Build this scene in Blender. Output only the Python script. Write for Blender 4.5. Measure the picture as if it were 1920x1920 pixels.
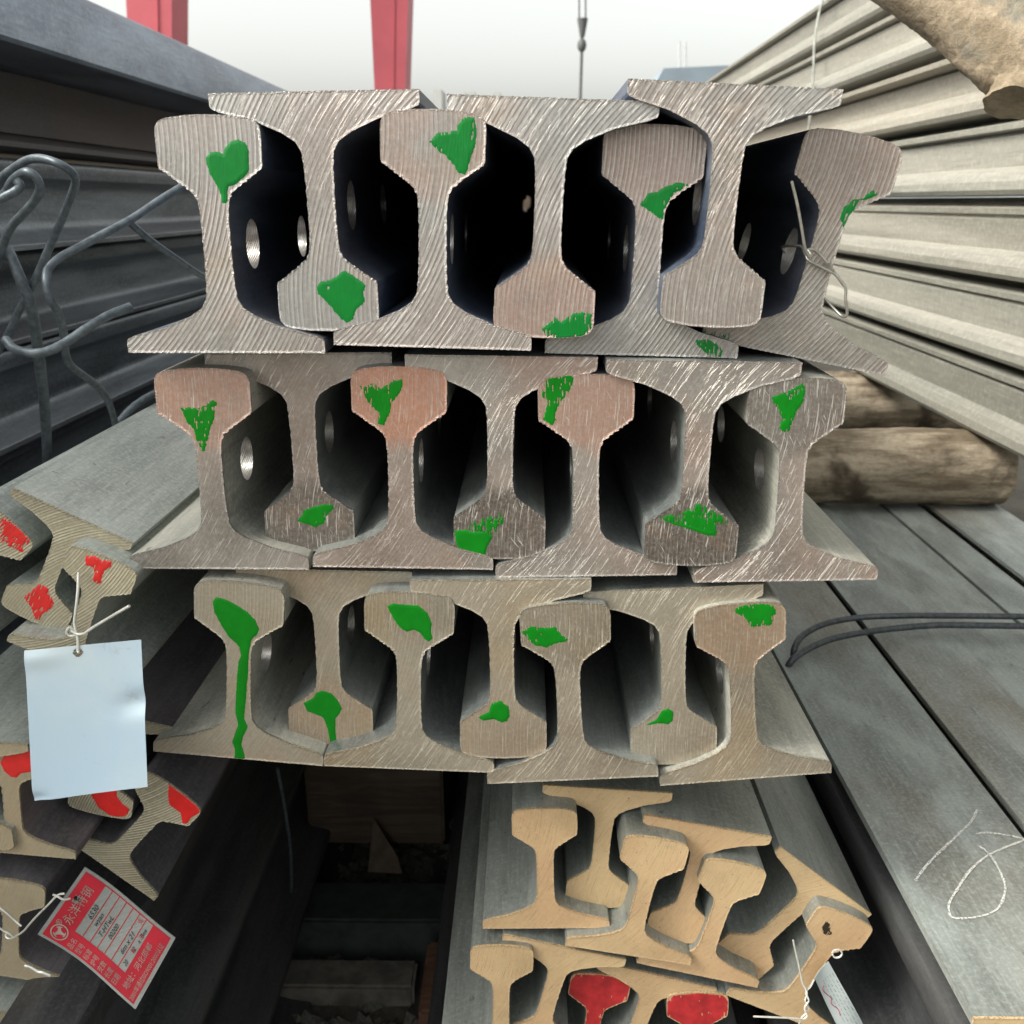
import bpy, bmesh, math, random
import numpy as np
from mathutils import Vector, Matrix
random.seed(7); np.random.seed(7)
for o in list(bpy.data.objects): bpy.data.objects.remove(o)
S = bpy.context.scene
COL = S.collection
H0 = 1.0                                   # camera height above the ground
CAM_F, VPX, VPY = 1834.4, 993.7, 378.1     # focal length and rail vanishing point, in 1920 px units

# ------------------------------------------------------------------ camera
def cam_basis():
    F = np.array([(VPX-960)/CAM_F, (960-VPY)/CAM_F, 1.0]); F /= np.linalg.norm(F)
    X = np.array([F[2], 0, -F[0]]); X /= np.linalg.norm(X)
    Z = np.cross(X, F)
    if Z[1] < 0: Z = -Z
    return X, F, Z
BX, BF, BZ = cam_basis()                   # world axes written in camera axes (right, up, forward)
cam = bpy.data.cameras.new('camera'); camo = bpy.data.objects.new('camera', cam); COL.objects.link(camo)
right = Vector((BX[0], BF[0], BZ[0])); up = Vector((BX[1], BF[1], BZ[1])); fwd = Vector((BX[2], BF[2], BZ[2]))
M = Matrix((right, up, -fwd)).transposed().to_4x4(); M.translation = Vector((0, 0, H0))
camo.matrix_world = M
cam.sensor_width = 36; cam.sensor_fit = 'HORIZONTAL'; cam.lens = 36*CAM_F/1920
cam.clip_start = 0.02; cam.clip_end = 3000
cam.dof.use_dof = True; cam.dof.focus_distance = 0.70; cam.dof.aperture_fstop = 15.0
S.camera = camo

# ------------------------------------------------------------------ world, sun, exposure
SUN_AZ, SUN_EL = math.radians(-112), math.radians(42)     # azimuth from +Y towards +X
w = bpy.data.worlds.new('World'); S.world = w; w.use_nodes = True
nt = w.node_tree; nt.nodes.clear()
sky = nt.nodes.new('ShaderNodeTexSky'); sky.sky_type = 'NISHITA'; sky.sun_disc = False
sky.sun_elevation = SUN_EL; sky.sun_rotation = SUN_AZ
sky.air_density = 1.0; sky.dust_density = 5.1; sky.ozone_density = 1.0; sky.altitude = 0
hs = nt.nodes.new('ShaderNodeHueSaturation'); hs.inputs['Saturation'].default_value = 0.15
bgn = nt.nodes.new('ShaderNodeBackground'); bgn.inputs['Strength'].default_value = 0.15
wo = nt.nodes.new('ShaderNodeOutputWorld')
nt.links.new(sky.outputs[0], hs.inputs['Color']); tint = nt.nodes.new('ShaderNodeMix'); tint.data_type = 'RGBA'; tint.blend_type = 'MULTIPLY'; tint.inputs[0].default_value = 1; tint.inputs[7].default_value = (1.0, 1.0, .94, 1)
nt.links.new(hs.outputs[0], tint.inputs[6]); nt.links.new(tint.outputs[2], bgn.inputs['Color']); nt.links.new(bgn.outputs[0], wo.inputs[0])
sl = bpy.data.lights.new('sun', 'SUN'); sl.energy = 1.0; sl.angle = math.radians(12); sl.color = (1.0, 0.93, 0.82)
so = bpy.data.objects.new('sun', sl); COL.objects.link(so)
sd = Vector((math.sin(SUN_AZ)*math.cos(SUN_EL), math.cos(SUN_AZ)*math.cos(SUN_EL), math.sin(SUN_EL)))
so.rotation_euler = (-sd).to_track_quat('-Z', 'Y').to_euler(); so.location = sd*20
S.view_settings.view_transform = 'Standard'; S.view_settings.look = 'None'
S.view_settings.exposure = 1.18; S.view_settings.gamma = 1.0; S.view_settings.use_curve_mapping = False
S.cycles.max_bounces = 6; S.cycles.diffuse_bounces = 4; S.cycles.glossy_bounces = 3

# ------------------------------------------------------------------ helpers
def ray(px, py):
    c = np.array([(px-960)/CAM_F, (960-py)/CAM_F, 1.0])
    return np.array([BX@c, BF@c, BZ@c])
def at_y(px, py, Y):                       # the point of the plane y = Y seen at a pixel of the photograph
    d = ray(px, py); t = Y/d[1]; return Vector((d[0]*t, Y, d[2]*t+H0))
def at_z(px, py, zr):
    d = ray(px, py); t = zr/d[2]; return Vector((d[0]*t, d[1]*t, zr+H0))
def at_x(px, py, X):
    d = ray(px, py); t = X/d[0]; return Vector((X, d[1]*t, d[2]*t+H0))

def tag(o, label=None, cat=None, group=None, kind=None):
    if label: o['label'] = label
    if cat: o['category'] = cat
    if group: o['group'] = group
    if kind: o['kind'] = kind
    return o
def link(name, me, mat=None, parent=None, smooth=None):
    o = bpy.data.objects.new(name, me); COL.objects.link(o)
    if mat is not None and not me.materials: me.materials.append(mat)
    if parent is not None: o.parent = parent
    if smooth is not None: shade(me, smooth)
    return o
def shade(me, deg):
    me.polygons.foreach_set('use_smooth', [True]*len(me.polygons))
    if deg < 180:
        try: me.set_sharp_from_angle(angle=math.radians(deg))
        except Exception: pass
def mesh(name, V, F):
    me = bpy.data.meshes.new(name); me.from_pydata([tuple(v) for v in V], [], F); me.update(); return me
def empty(name, loc, rot=(0, 0, 0)):
    o = bpy.data.objects.new(name, None); COL.objects.link(o); o.location = loc; o.rotation_euler = rot
    o.empty_display_size = 0.02; return o
def fix_normals(me):
    bm = bmesh.new(); bm.from_mesh(me); bmesh.ops.recalc_face_normals(bm, faces=bm.faces); bm.to_mesh(me); bm.free()
def extrude(name, prof, y0, y1, ny=1, cap0=True, cap1=True, wob=None):
    """closed profile in XZ swept along Y"""
    n = len(prof); V = []; F = []
    for j in range(ny+1):
        y = y0+(y1-y0)*j/ny
        dx, dz = wob(y) if wob else (0, 0)
        V += [(p[0]+dx, y, p[1]+dz) for p in prof]
    for j in range(ny):
        for i in range(n):
            a, b = j*n+i, j*n+(i+1) % n
            F.append((a, b, b+n, a+n))
    if cap0: F.append(tuple(range(n))[::-1])
    if cap1: F.append(tuple(range(ny*n, ny*n+n)))
    me = mesh(name, V, F); fix_normals(me); return me
def box(name, x0, x1, y0, y1, z0, z1, bev=0.0):
    bm = bmesh.new(); bmesh.ops.create_cube(bm, size=1)
    for v in bm.verts:
        v.co = Vector(((x0+x1)/2+v.co.x*(x1-x0), (y0+y1)/2+v.co.y*(y1-y0), (z0+z1)/2+v.co.z*(z1-z0)))
    if bev: bmesh.ops.bevel(bm, geom=bm.edges[:], offset=bev, segments=2, affect='EDGES')
    me = bpy.data.meshes.new(name); bm.to_mesh(me); bm.free(); return me
def catmull(P, n=8):
    P = [Vector(p) for p in P]; Q = [P[0]*2-P[1]]+P+[P[-1]*2-P[-2]]; out = []
    for i in range(1, len(Q)-2):
        a, b, c, d = Q[i-1:i+3]
        for k in range(n):
            t = k/n
            out.append(0.5*((2*b)+(c-a)*t+(2*a-5*b+4*c-d)*t*t+(3*b-a-3*c+d)*t**3))
    out.append(P[-1]); return out
def tube(name, P, r, seg=10, n=8, rfun=None, mesh_only=True):
    pts = catmull(P, n) if n > 1 else [Vector(p) for p in P]
    V = []; F = []; m = len(pts)
    t0 = (pts[1]-pts[0]).normalized(); nrm = t0.orthogonal().normalized()
    for i, p in enumerate(pts):
        t = (pts[min(i+1, m-1)]-pts[max(i-1, 0)]).normalized()
        nrm = (nrm-t*nrm.dot(t)).normalized(); bn = t.cross(nrm)
        rr = r if rfun is None else rfun(i/(m-1))*r
        for k in range(seg):
            a = 2*math.pi*k/seg
            V.append(p+(nrm*math.cos(a)+bn*math.sin(a))*rr)
    for i in range(m-1):
        for k in range(seg):
            a, b = i*seg+k, i*seg+(k+1) % seg
            F.append((a, b, b+seg, a+seg))
    F.append(tuple(range(seg))[::-1]); F.append(tuple(range((m-1)*seg, m*seg)))
    me = mesh(name, V, F); fix_normals(me); shade(me, 50); return me

# ------------------------------------------------------------------ node helpers and materials
class N:
    def __init__(s, name):
        s.m = bpy.data.materials.new(name); s.m.use_nodes = True; s.t = s.m.node_tree; s.t.nodes.clear()
        s.out = s.t.nodes.new('ShaderNodeOutputMaterial'); s.b = s.t.nodes.new('ShaderNodeBsdfPrincipled')
        s.t.links.new(s.b.outputs[0], s.out.inputs[0])
    def n(s, kind, **kw):
        x = s.t.nodes.new(kind)
        for k, v in kw.items(): setattr(x, k, v)
        return x
    def put(s, sock, v):
        if isinstance(v, bpy.types.NodeSocket): s.t.links.new(v, sock)
        elif v is not None:
            if isinstance(v, (tuple, list)) and len(v) == 3 and len(sock.default_value) == 4: v = (*v, 1)
            sock.default_value = v
    def math(s, op, a, b=None, c=None, clamp=False):
        x = s.n('ShaderNodeMath', operation=op, use_clamp=clamp)
        s.put(x.inputs[0], a)
        if b is not None: s.put(x.inputs[1], b)
        if c is not None: s.put(x.inputs[2], c)
        return x.outputs[0]
    def mix(s, f, a, b, blend='MIX'):
        x = s.n('ShaderNodeMix', data_type='RGBA', blend_type=blend)
        s.put(x.inputs[0], f); s.put(x.inputs[6], a); s.put(x.inputs[7], b); return x.outputs[2]
    def noise(s, vec, scale, detail=4, rough=0.55, dist=0.0, dims='3D', w=None):
        x = s.n('ShaderNodeTexNoise', noise_dimensions=dims)
        s.put(x.inputs['Vector'], vec); x.inputs['Scale'].default_value = scale
        x.inputs['Detail'].default_value = detail; x.inputs['Roughness'].default_value = rough; x.inputs['Distortion'].default_value = dist
        if w is not None: s.put(x.inputs['W'], w)
        return x.outputs['Fac']
    def ramp(s, f, lo, hi, smooth=True):
        x = s.n('ShaderNodeMapRange'); x.interpolation_type = 'SMOOTHSTEP' if smooth else 'LINEAR'
        s.put(x.inputs[0], f); x.inputs[1].default_value = lo; x.inputs[2].default_value = hi; return x.outputs[0]
    def vmul(s, v, k):
        x = s.n('ShaderNodeVectorMath', operation='MULTIPLY'); s.put(x.inputs[0], v); x.inputs[1].default_value = k; return x.outputs[0]
    def vadd(s, v, k):
        x = s.n('ShaderNodeVectorMath', operation='ADD'); s.put(x.inputs[0], v); s.put(x.inputs[1], k); return x.outputs[0]
    def comb(s, a, b, c):
        x = s.n('ShaderNodeCombineXYZ'); s.put(x.inputs[0], a); s.put(x.inputs[1], b); s.put(x.inputs[2], c); return x.outputs[0]
    def sep(s, v):
        x = s.n('ShaderNodeSeparateXYZ'); s.put(x.inputs[0], v); return x.outputs
    def obj(s): return s.n('ShaderNodeTexCoord').outputs['Object']
    def rnd(s): return s.n('ShaderNodeObjectInfo').outputs['Random']
    def bump(s, h, strength, dist):
        x = s.n('ShaderNodeBump'); x.inputs['Strength'].default_value = strength; x.inputs['Distance'].default_value = dist
        s.put(x.inputs['Height'], h); s.t.links.new(x.outputs[0], s.b.inputs['Normal']); return x
    def fin(s, col, rough, metal=0.0, spec=0.5, coat=0.0):
        s.put(s.b.inputs['Base Color'], col); s.put(s.b.inputs['Roughness'], rough); s.put(s.b.inputs['Metallic'], metal)
        s.b.inputs['Specular IOR Level'].default_value = spec; s.b.inputs['Coat Weight'].default_value = coat
        return s.m

def face_mat(name, base=(.34, .33, .318), light=(.68, .68, .66), dark=(.15, .12, .10), pink=(.55, .30, .21), pinkamt=.3,
             spacing=.0030, stripe=.6, scratch=.3, darkamt=.2, C=(-.18, .135), warm=0.0, metal=.6, rough=.36, pits=.3, seed=0.0, hd=0.0, hp=0.0, scol=None, zj=.098, bumpk=.4):
    """sawn steel: arcs left by the saw, scratches along them, heat tint and pits"""
    n = N(name); o = n.obj(); x, y, z = n.sep(o)
    off = n.math('MULTIPLY', n.rnd(), 7.0)
    po = n.vadd(o, n.comb(off, seed, off))
    dx = n.math('SUBTRACT', x, C[0]); dz = n.math('SUBTRACT', z, C[1])
    r = n.math('SQRT', n.math('ADD', n.math('MULTIPLY', dx, dx), n.math('MULTIPLY', dz, dz)))
    ang = n.math('ARCTAN2', dz, dx)
    jit = n.noise(po, 16, 2, .5); r2 = n.math('ADD', r, n.math('MULTIPLY', n.math('SUBTRACT', jit, .5), spacing*.2))
    pol = n.comb(n.math('MULTIPLY', r2, 2300), n.math('MULTIPLY', ang, 6.0), n.math('ADD', off, seed))
    fine = n.noise(pol, 1.0, 2, .6)
    band = n.noise(n.comb(n.math('MULTIPLY', r2, .8/spacing), n.math('MULTIPLY', ang, 1.2), n.math('ADD', off, seed+9)), 1.0, 1, .4)
    fr = n.math('FRACT', n.math('ADD', n.math('DIVIDE', r2, spacing), n.math('MULTIPLY', band, .22)))
    tri = n.math('ABSOLUTE', n.math('MULTIPLY_ADD', fr, 2, -1))                # 1 at the ridge, 0 in the flute
    ridge = n.ramp(n.math('ADD', tri, n.math('MULTIPLY', n.math('SUBTRACT', fine, .5), .7)), .62, .95)
    flute = n.ramp(n.math('ADD', fr, n.math('MULTIPLY', n.math('SUBTRACT', fine, .5), .3)), .18, .02)
    amp = n.math('MULTIPLY', n.ramp(n.noise(po, 14, 3), .28, .6), n.ramp(band, .25, .6))
    amp = n.math('MULTIPLY_ADD', amp, .75, .25)
    def scratches(f, a_, w, thr, cx, cz):
        ux = n.math('SUBTRACT', x, cx); uz = n.math('SUBTRACT', z, cz)
        rr = n.math('SQRT', n.math('ADD', n.math('MULTIPLY', ux, ux), n.math('MULTIPLY', uz, uz)))
        v = n.comb(n.math('MULTIPLY', rr, f), n.math('MULTIPLY', n.math('ARCTAN2', uz, ux), a_), n.math('ADD', off, seed+w))
        return n.ramp(n.noise(v, 1.0, 3, .6, .15), thr, thr+.045)
    s1 = scratches(1000, 7.0, 3, .60, C[0], C[1]); s2 = scratches(650, 16.0, 4, .62, C[0]*1.0, C[1]+.02); s3 = scratches(900, 10.0, 5, .66, C[0]*.8, C[1]-.10)
    scr = n.math('MAXIMUM', n.math('MAXIMUM', s1, n.math('MULTIPLY', s2, n.ramp(n.noise(po, 26, 2), .45, .6))), s3)
    c = n.mix(n.math('MULTIPLY', n.ramp(n.noise(po, 9, 3), .42, .66), darkamt), base, dark)
    c = n.mix(n.math('MULTIPLY', n.ramp(n.noise(n.vadd(po, (3, 0, 0)), 7.5, 2, .4), .40, .62), pinkamt), c, pink)
    c = n.mix(n.math('MULTIPLY', n.ramp(n.noise(n.vadd(po, (7, 0, 0)), 11, 3), .5, .7), warm), c, (.42, .28, .12))
    hm = n.ramp(n.math('ADD', z, n.math('MULTIPLY', n.noise(po, 40, 3), .03)), zj+.002, zj+.018)
    if hp: c = n.mix(n.math('MULTIPLY', n.math('MULTIPLY', hm, n.ramp(n.noise(n.vadd(po, (9, 0, 0)), 16, 2), .22, .50)), hp), c, pink)
    if hd: c = n.mix(n.math('MULTIPLY', hm, hd), c, dark)
    c = n.mix(n.math('MULTIPLY', n.ramp(n.noise(n.vadd(po, (1, 4, 0)), 26, 5, .65, .3), .50, .68), .30), c, tuple(k*.62 for k in base))
    c = n.mix(n.math('MULTIPLY', n.ramp(n.noise(n.vadd(po, (5, 1, 3)), 17, 4, .6, .3), .55, .70), .22), c, (.50, .30, .17))
    c = n.mix(n.math('MULTIPLY', n.math('MULTIPLY', flute, amp), stripe*.85), c, tuple(k*.38 for k in base))
    c = n.mix(n.math('MULTIPLY', n.math('MULTIPLY', ridge, amp), stripe), c, light)
    c = n.mix(n.math('MULTIPLY', scr, scratch), c, scol or light)
    c = n.mix(n.math('MULTIPLY', n.ramp(fine, .40, .62), .22), c, tuple(k*.5 for k in base))
    c = n.mix(n.math('MULTIPLY', n.ramp(n.noise(po, 300, 4, .75), .40, .72), .22), c, light)
    pit = n.ramp(n.noise(n.vadd(po, (0, 5, 0)), 420, 2, .5), .68, .74)
    c = n.mix(n.math('MULTIPLY', pit, pits), c, (.05, .045, .04))
    at = n.n('ShaderNodeAttribute'); at.attribute_name = 'rim'; rim = at.outputs['Fac']
    rn = n.noise(po, 700, 3, .7); rm = n.ramp(n.math('ADD', rim, n.math('MULTIPLY', n.math('SUBTRACT', rn, .5), 1.1)), .55, .95)
    c = n.mix(n.math('MULTIPLY', n.math('MULTIPLY', rm, n.ramp(rn, .50, .64)), .38), c, tuple(min(.8, k*1.2) for k in light))
    c = n.mix(n.math('MULTIPLY', n.math('MULTIPLY', rm, n.ramp(rn, .5, .36)), .6), c, (.07, .06, .05))
    h = n.math('ADD', n.math('MULTIPLY', n.math('MULTIPLY', tri, amp), .8*stripe), n.math('ADD', n.math('MULTIPLY', scr, .7*scratch+.05), n.math('ADD', n.math('MULTIPLY', fine, .3), n.math('MULTIPLY', n.math('MULTIPLY', rm, rn), 1.5))))
    n.bump(h, bumpk+.15, .0007)
    ro = n.math('MULTIPLY_ADD', fine, .22, rough-.10)
    return n.fin(c, ro, metal)

def scale_mat(name, c1=(.10, .105, .11), c2=(.16, .17, .17), rust=(.13, .08, .045), rustamt=.25, rough=.48, metal=.25, sc=1.0, streak=(1, .12, 1), spk=.5, spec=.5, bump=.35):
    """rolled steel skin with mill scale, dust and rust bloom"""
    n = N(name); g = n.n('ShaderNodeNewGeometry').outputs['Position']; o = n.obj()
    off = n.math('MULTIPLY', n.rnd(), 9.0); po = n.vadd(o, n.comb(off, off, 0.0))
    ps = n.vmul(po, streak)
    a = n.noise(ps, 22*sc, 6, .62, .4); b = n.noise(ps, 7*sc, 4, .5)
    c = n.mix(n.ramp(a, .32, .68), c1, c2)
    c = n.mix(n.math('MULTIPLY', n.ramp(b, .48, .72), rustamt), c, rust)
    fn = n.noise(po, 260*sc, 4, .7)
    c = n.mix(n.math('MULTIPLY', n.ramp(fn, .42, .75), .35), c, tuple(min(1, k*1.7) for k in c2))
    pt = n.ramp(n.noise(n.vadd(n.vmul(po, (1, .45, 1)), (4, 0, 2)), 130*sc, 3, .6, .8), .66, .72)
    c = n.mix(n.math('MULTIPLY', pt, spk), c, (.035, .035, .035))
    fs = n.noise(n.vmul(po, (1, .06, 1)), 420*sc, 3, .7); c = n.mix(n.math('MULTIPLY', n.ramp(fs, .52, .7), .22), c, tuple(k*1.6 for k in c2)); c = n.mix(n.math('MULTIPLY', n.ramp(fs, .46, .32), .22), c, tuple(k*.5 for k in c1))
    n.bump(n.math('ADD', n.math('MULTIPLY', fn, .5), n.math('MULTIPLY', a, .8)), bump, .0007)
    return n.fin(c, n.math('MULTIPLY_ADD', a, .3, rough-.15), metal, spec)

def plain(name, c, rough=.5, metal=0.0, sc=60, var=.25, spec=.5, bump=.2, dist=.0005, coat=0.0):
    n = N(name); o = n.obj(); a = n.noise(o, sc, 5, .6)
    col = n.mix(n.ramp(a, .3, .7), tuple(k*(1-var) for k in c), tuple(min(1, k*(1+var)) for k in c))
    if bump: n.bump(a, bump, dist)
    return n.fin(col, rough, metal, spec, coat)
MAIN = {
  'T1': (-0.2003, -0.0946, -0.0050, 0.6442),
  'T2': (-0.1336, 0.0662, 3.1528, 0.6509),
  'T3': (-0.0645, -0.0921, -0.0327, 0.6481),
  'T4': (0.0144, 0.0612, 3.1018, 0.6496),
  'T5': (0.0754, -0.1005, -0.0296, 0.6665),
  'T6': (0.1249, 0.0679, 3.0878, 0.6470),
  'T7': (0.1806, -0.1031, -0.2025, 0.6758),
  'M1': (-0.2256, -0.2538, -0.0055, 0.6616),
  'M2': (-0.1613, -0.0985, 3.1407, 0.6779),
  'M3': (-0.0920, -0.2531, -0.0174, 0.6618),
  'M4': (-0.0195, -0.0989, 3.1233, 0.6626),
  'M5': (0.0405, -0.2586, 0.0171, 0.6602),
  'M6': (0.1166, -0.1018, 3.1226, 0.6567),
  'M7': (0.1831, -0.2610, 0.0172, 0.6574),
  'B1': (-0.2245, -0.4079, -0.0939, 0.6566),
  'B2': (-0.1527, -0.2586, 3.1218, 0.6748),
  'B3': (-0.0930, -0.4153, -0.0399, 0.6545),
  'B4': (-0.0213, -0.2587, 3.1500, 0.6560),
  'B5': (0.0327, -0.4225, 0.0555, 0.6520),
  'B6': (0.1039, -0.2680, 3.1911, 0.6633),
  'B7': (0.1653, -0.4237, 0.0949, 0.6563),
}
YEL = {
  'Y1': (0.0135, -0.5857, 0.0165, 0.6820),
  'Y2': (0.0640, -0.4609, 3.0752, 0.6997),
  'Y3': (0.0820, -0.6043, -0.1828, 0.6723),
  'Y4': (0.1460, -0.4877, 2.9473, 0.6881),
  'Y5': (0.1427, -0.6317, -0.2358, 0.6802),
  'Y6': (0.0299, -0.6014, 2.9072, 0.6784),
  'Y7': (-0.0261, -0.7126, -0.0225, 0.6718),
  'Y8': (0.2518, -0.5506, 2.4586, 0.7010),
  'Y9': (0.2189, -0.6799, -0.4260, 0.6858),
  'Y10': (0.1110, -0.6389, 2.8756, 0.6881),
  'Y11': (0.0478, -0.7638, -0.1317, 0.6971),
  'Y12': (0.1483, -0.7727, 0.0208, 0.6855),
}
RED = {
  'R0': (-0.3952, -0.2864, -0.4458, 0.6326),
  'R1': (-0.3316, -0.2153, 2.6643, 0.6702),
  'R2': (-0.3419, -0.3246, -0.4287, 0.6490),
  'R3': (-0.3961, -0.4767, -0.0947, 0.6315),
  'R4': (-0.3065, -0.3575, 2.8908, 0.6353),
  'R5': (-0.3167, -0.4713, -0.7387, 0.6100),
  'R6': (-0.4152, -0.3756, 2.9947, 0.6265),
  'R8': (-0.4164, -0.5891, -0.1813, 0.6263),
  'R9': (-0.4189, -0.6083, 2.9225, 0.6100),
}
# ------------------------------------------------------------------ steel rails
MP = [(65.3, .5), (65.3, 8), (64.3, 9.6), (60, 11.6), (39, 17), (22, 24.3), (14.2, 29.6), (10.8, 35.5), (9.5, 44), (9.0, 60),
      (9.0, 80), (9.3, 91), (10.3, 97), (12.6, 101), (17, 104.6), (32.3, 115.6), (32.9, 117.2), (33.0, 136), (32.4, 140), (30, 143.3), (25.5, 145), (13, 146.6), (0, 147)]
def profile(W=132., H=147., head=32.9, web=8.8):
    R = []
    for x, z in MP:
        zz = z*H/147
        if z >= 114: xx = x*head/33.
        elif z <= 43 and x > 9.6: xx = web+(x-9.4)*(W/2-web)/(66-9.4)
        elif z > 90: k = min(1, (z-90)/24.); xx = x*((1-k)*web/9.+k*head/33.)
        else: xx = x*web/9.
        R.append((xx/1000, zz/1000))
    L = [(-x, z) for x, z in R[::-1] if x > 1e-6]
    return R+L                                # counter-clockwise from the right foot corner
def resample(P, step):
    out = []; n = len(P)
    for i in range(n):
        a = np.array(P[i]); b = np.array(P[(i+1) % n]); d = np.linalg.norm(b-a); k = max(1, int(round(d/step)))
        for j in range(k): out.append(tuple(a+(b-a)*j/k))
    return out

def body_mesh(name, prof, L, holes=(), hz=.068, hr=.0165):
    me = extrude(name, prof, 0.0022, L, 1, True, True)
    if holes:
        o = bpy.data.objects.new('work', me); COL.objects.link(o)
        bm = bmesh.new()
        for y in holes:
            g = bmesh.ops.create_cone(bm, cap_ends=True, segments=40, radius1=hr, radius2=hr, depth=.08)['verts']
            bmesh.ops.rotate(bm, verts=g, cent=(0, 0, 0), matrix=Matrix.Rotation(math.pi/2, 3, 'Y'))
            bmesh.ops.translate(bm, verts=g, vec=(0, y, hz))
        cm = bpy.data.meshes.new('cut'); bm.to_mesh(cm); bm.free()
        c = bpy.data.objects.new('cut', cm); COL.objects.link(c)
        m = o.modifiers.new('b', 'BOOLEAN'); m.object = c; m.operation = 'DIFFERENCE'; m.solver = 'EXACT'
        dg = bpy.context.evaluated_depsgraph_get(); res = bpy.data.meshes.new_from_object(o.evaluated_get(dg)); res.name = name
        bpy.data.objects.remove(o); bpy.data.objects.remove(c); bpy.data.meshes.remove(me); bpy.data.meshes.remove(cm)
        me = res
        me.materials.clear(); me.materials.append(M_SCALE); me.materials.append(M_BORE)
        for p in me.polygons:                  # drilled bores show bright metal
            c = p.center
            p.material_index = 1 if abs(c.x) < .0095 and abs(p.normal.x) < .3 and any(math.hypot(c.y-y, c.z-hz) < hr*1.03 for y in holes) else 0
    shade(me, 32)
    return me

def cut_mesh(prof, seed, burr=.0006, step=.0009, thick=.0022):
    rs = np.random.RandomState(seed); P = resample(prof, step); n = len(P); H = max(p[1] for p in P)
    arr = np.array(P); nx = np.roll(arr, -1, 0)-np.roll(arr, 1, 0); nx /= np.linalg.norm(nx, axis=1)[:, None]
    out = np.stack([nx[:, 1], -nx[:, 0]], 1)
    slow = np.interp(np.arange(n), np.arange(0, n+8, 8), rs.rand(len(np.arange(0, n+8, 8))))
    amt = np.zeros(n)
    for i, (x, z) in enumerate(P):
        k = .25
        if .66*H < z < .80*H and abs(x) > .009: k = 1.0      # burrs under the head
        if z < .002: k = .45
        if abs(out[i, 0]) > .9 and z > .78*H: k = .35
        amt[i] = k
    ph = np.hypot(arr[:, 0]+.18, arr[:, 1]-.135)/.0030; saw = (ph % 1.0)
    for i, (x, z) in enumerate(P):
        if .25*H < z < .66*H: amt[i] = .6
    d = burr*amt*(rs.rand(n)*.9-.3+1.3*(saw-.4)*(.6+.8*slow))
    P0 = arr+out*d[:, None]
    yb = -np.abs(rs.rand(n))*.0004*amt
    V = [(p[0], yb[i], p[1]) for i, p in enumerate(P0)]
    inn = arr-out*.0009
    V += [(p[0], 0.0, p[1]) for p in inn]
    V += [(p[0], thick, p[1]) for p in arr]
    F = []
    for i in range(n):
        j = (i+1) % n
        F.append((i, j, n+j, n+i)); F.append((j, i, 2*n+i, 2*n+j))
    # the sawn face itself: constrained triangulation with points just inside the rim
    from mathutils.geometry import delaunay_2d_cdt
    lo, hi = inn.min(0), inn.max(0); g = .0042
    gx, gz = np.meshgrid(np.arange(lo[0], hi[0], g), np.arange(lo[1], hi[1], g)); pts = np.stack([gx.ravel()+(rs.rand(gx.size)-.5)*.0008, gz.ravel()+(rs.rand(gx.size)-.5)*.0008], 1)
    near = (arr-out*.0032)[::2]; cand = np.concatenate([near, pts])
    dd = pdist(cand[:, 0], cand[:, 1], P); okp = dd > .0027; okp[len(near):] &= dd[len(near):] > .0052
    cand = cand[okp]; allp = [Vector(p) for p in inn]+[Vector(p) for p in cand]
    res = delaunay_2d_cdt(allp, [(i, (i+1) % n) for i in range(n)], [], 1, 1e-6)
    base = len(V); vv = res[0]
    V += [(p.x, 0.0, p.y) for p in vv]; F += [tuple(base+k for k in f) for f in res[2]]
    me = mesh('cut_face', V, F)
    bm = bmesh.new(); bm.from_mesh(me); bmesh.ops.remove_doubles(bm, verts=bm.verts, dist=1e-6); bmesh.ops.recalc_face_normals(bm, faces=bm.faces); bm.to_mesh(me); bm.free()
    q = np.array([v.co for v in me.vertices]); dd = np.abs(pdist(q[:, 0], q[:, 2], P))
    rim = np.where(q[:, 1] > .001, 1, np.clip(1-dd/.0034, 0, 1))
    at = me.attributes.new('rim', 'FLOAT', 'POINT'); at.data.foreach_set('value', rim.tolist())
    return me

# --- paint daubs: a thin, domed, ragged skin of enamel built on the cut face
_ns = np.random.RandomState(3).rand(64, 64)
def vnoise(x, y):
    xi = np.floor(x).astype(int); yi = np.floor(y).astype(int); fx = x-xi; fy = y-yi
    fx = fx*fx*(3-2*fx); fy = fy*fy*(3-2*fy); g = lambda a, b: _ns[a % 64, b % 64]
    return (g(xi, yi)*(1-fx)+g(xi+1, yi)*fx)*(1-fy)+(g(xi, yi+1)*(1-fx)+g(xi+1, yi+1)*fx)*fy
def pdist(X, Z, P):
    """signed distance to a polygon, positive inside"""
    P = np.array(P); d = np.full(X.shape, 1e9); ins = np.zeros(X.shape, bool); n = len(P)
    for i in range(n):
        a, b = P[i], P[(i+1) % n]; e = b-a; L = e@e+1e-18
        t = np.clip(((X-a[0])*e[0]+(Z-a[1])*e[1])/L, 0, 1)
        d = np.minimum(d, np.hypot(X-a[0]-t*e[0], Z-a[1]-t*e[1]))
        c = (a[1] > Z) != (b[1] > Z)
        with np.errstate(divide='ignore', invalid='ignore'):
            xx = (b[0]-a[0])*(Z-a[1])/(b[1]-a[1])+a[0]
        ins ^= c & (X < xx)
    return np.where(ins, d, -d)
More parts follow.
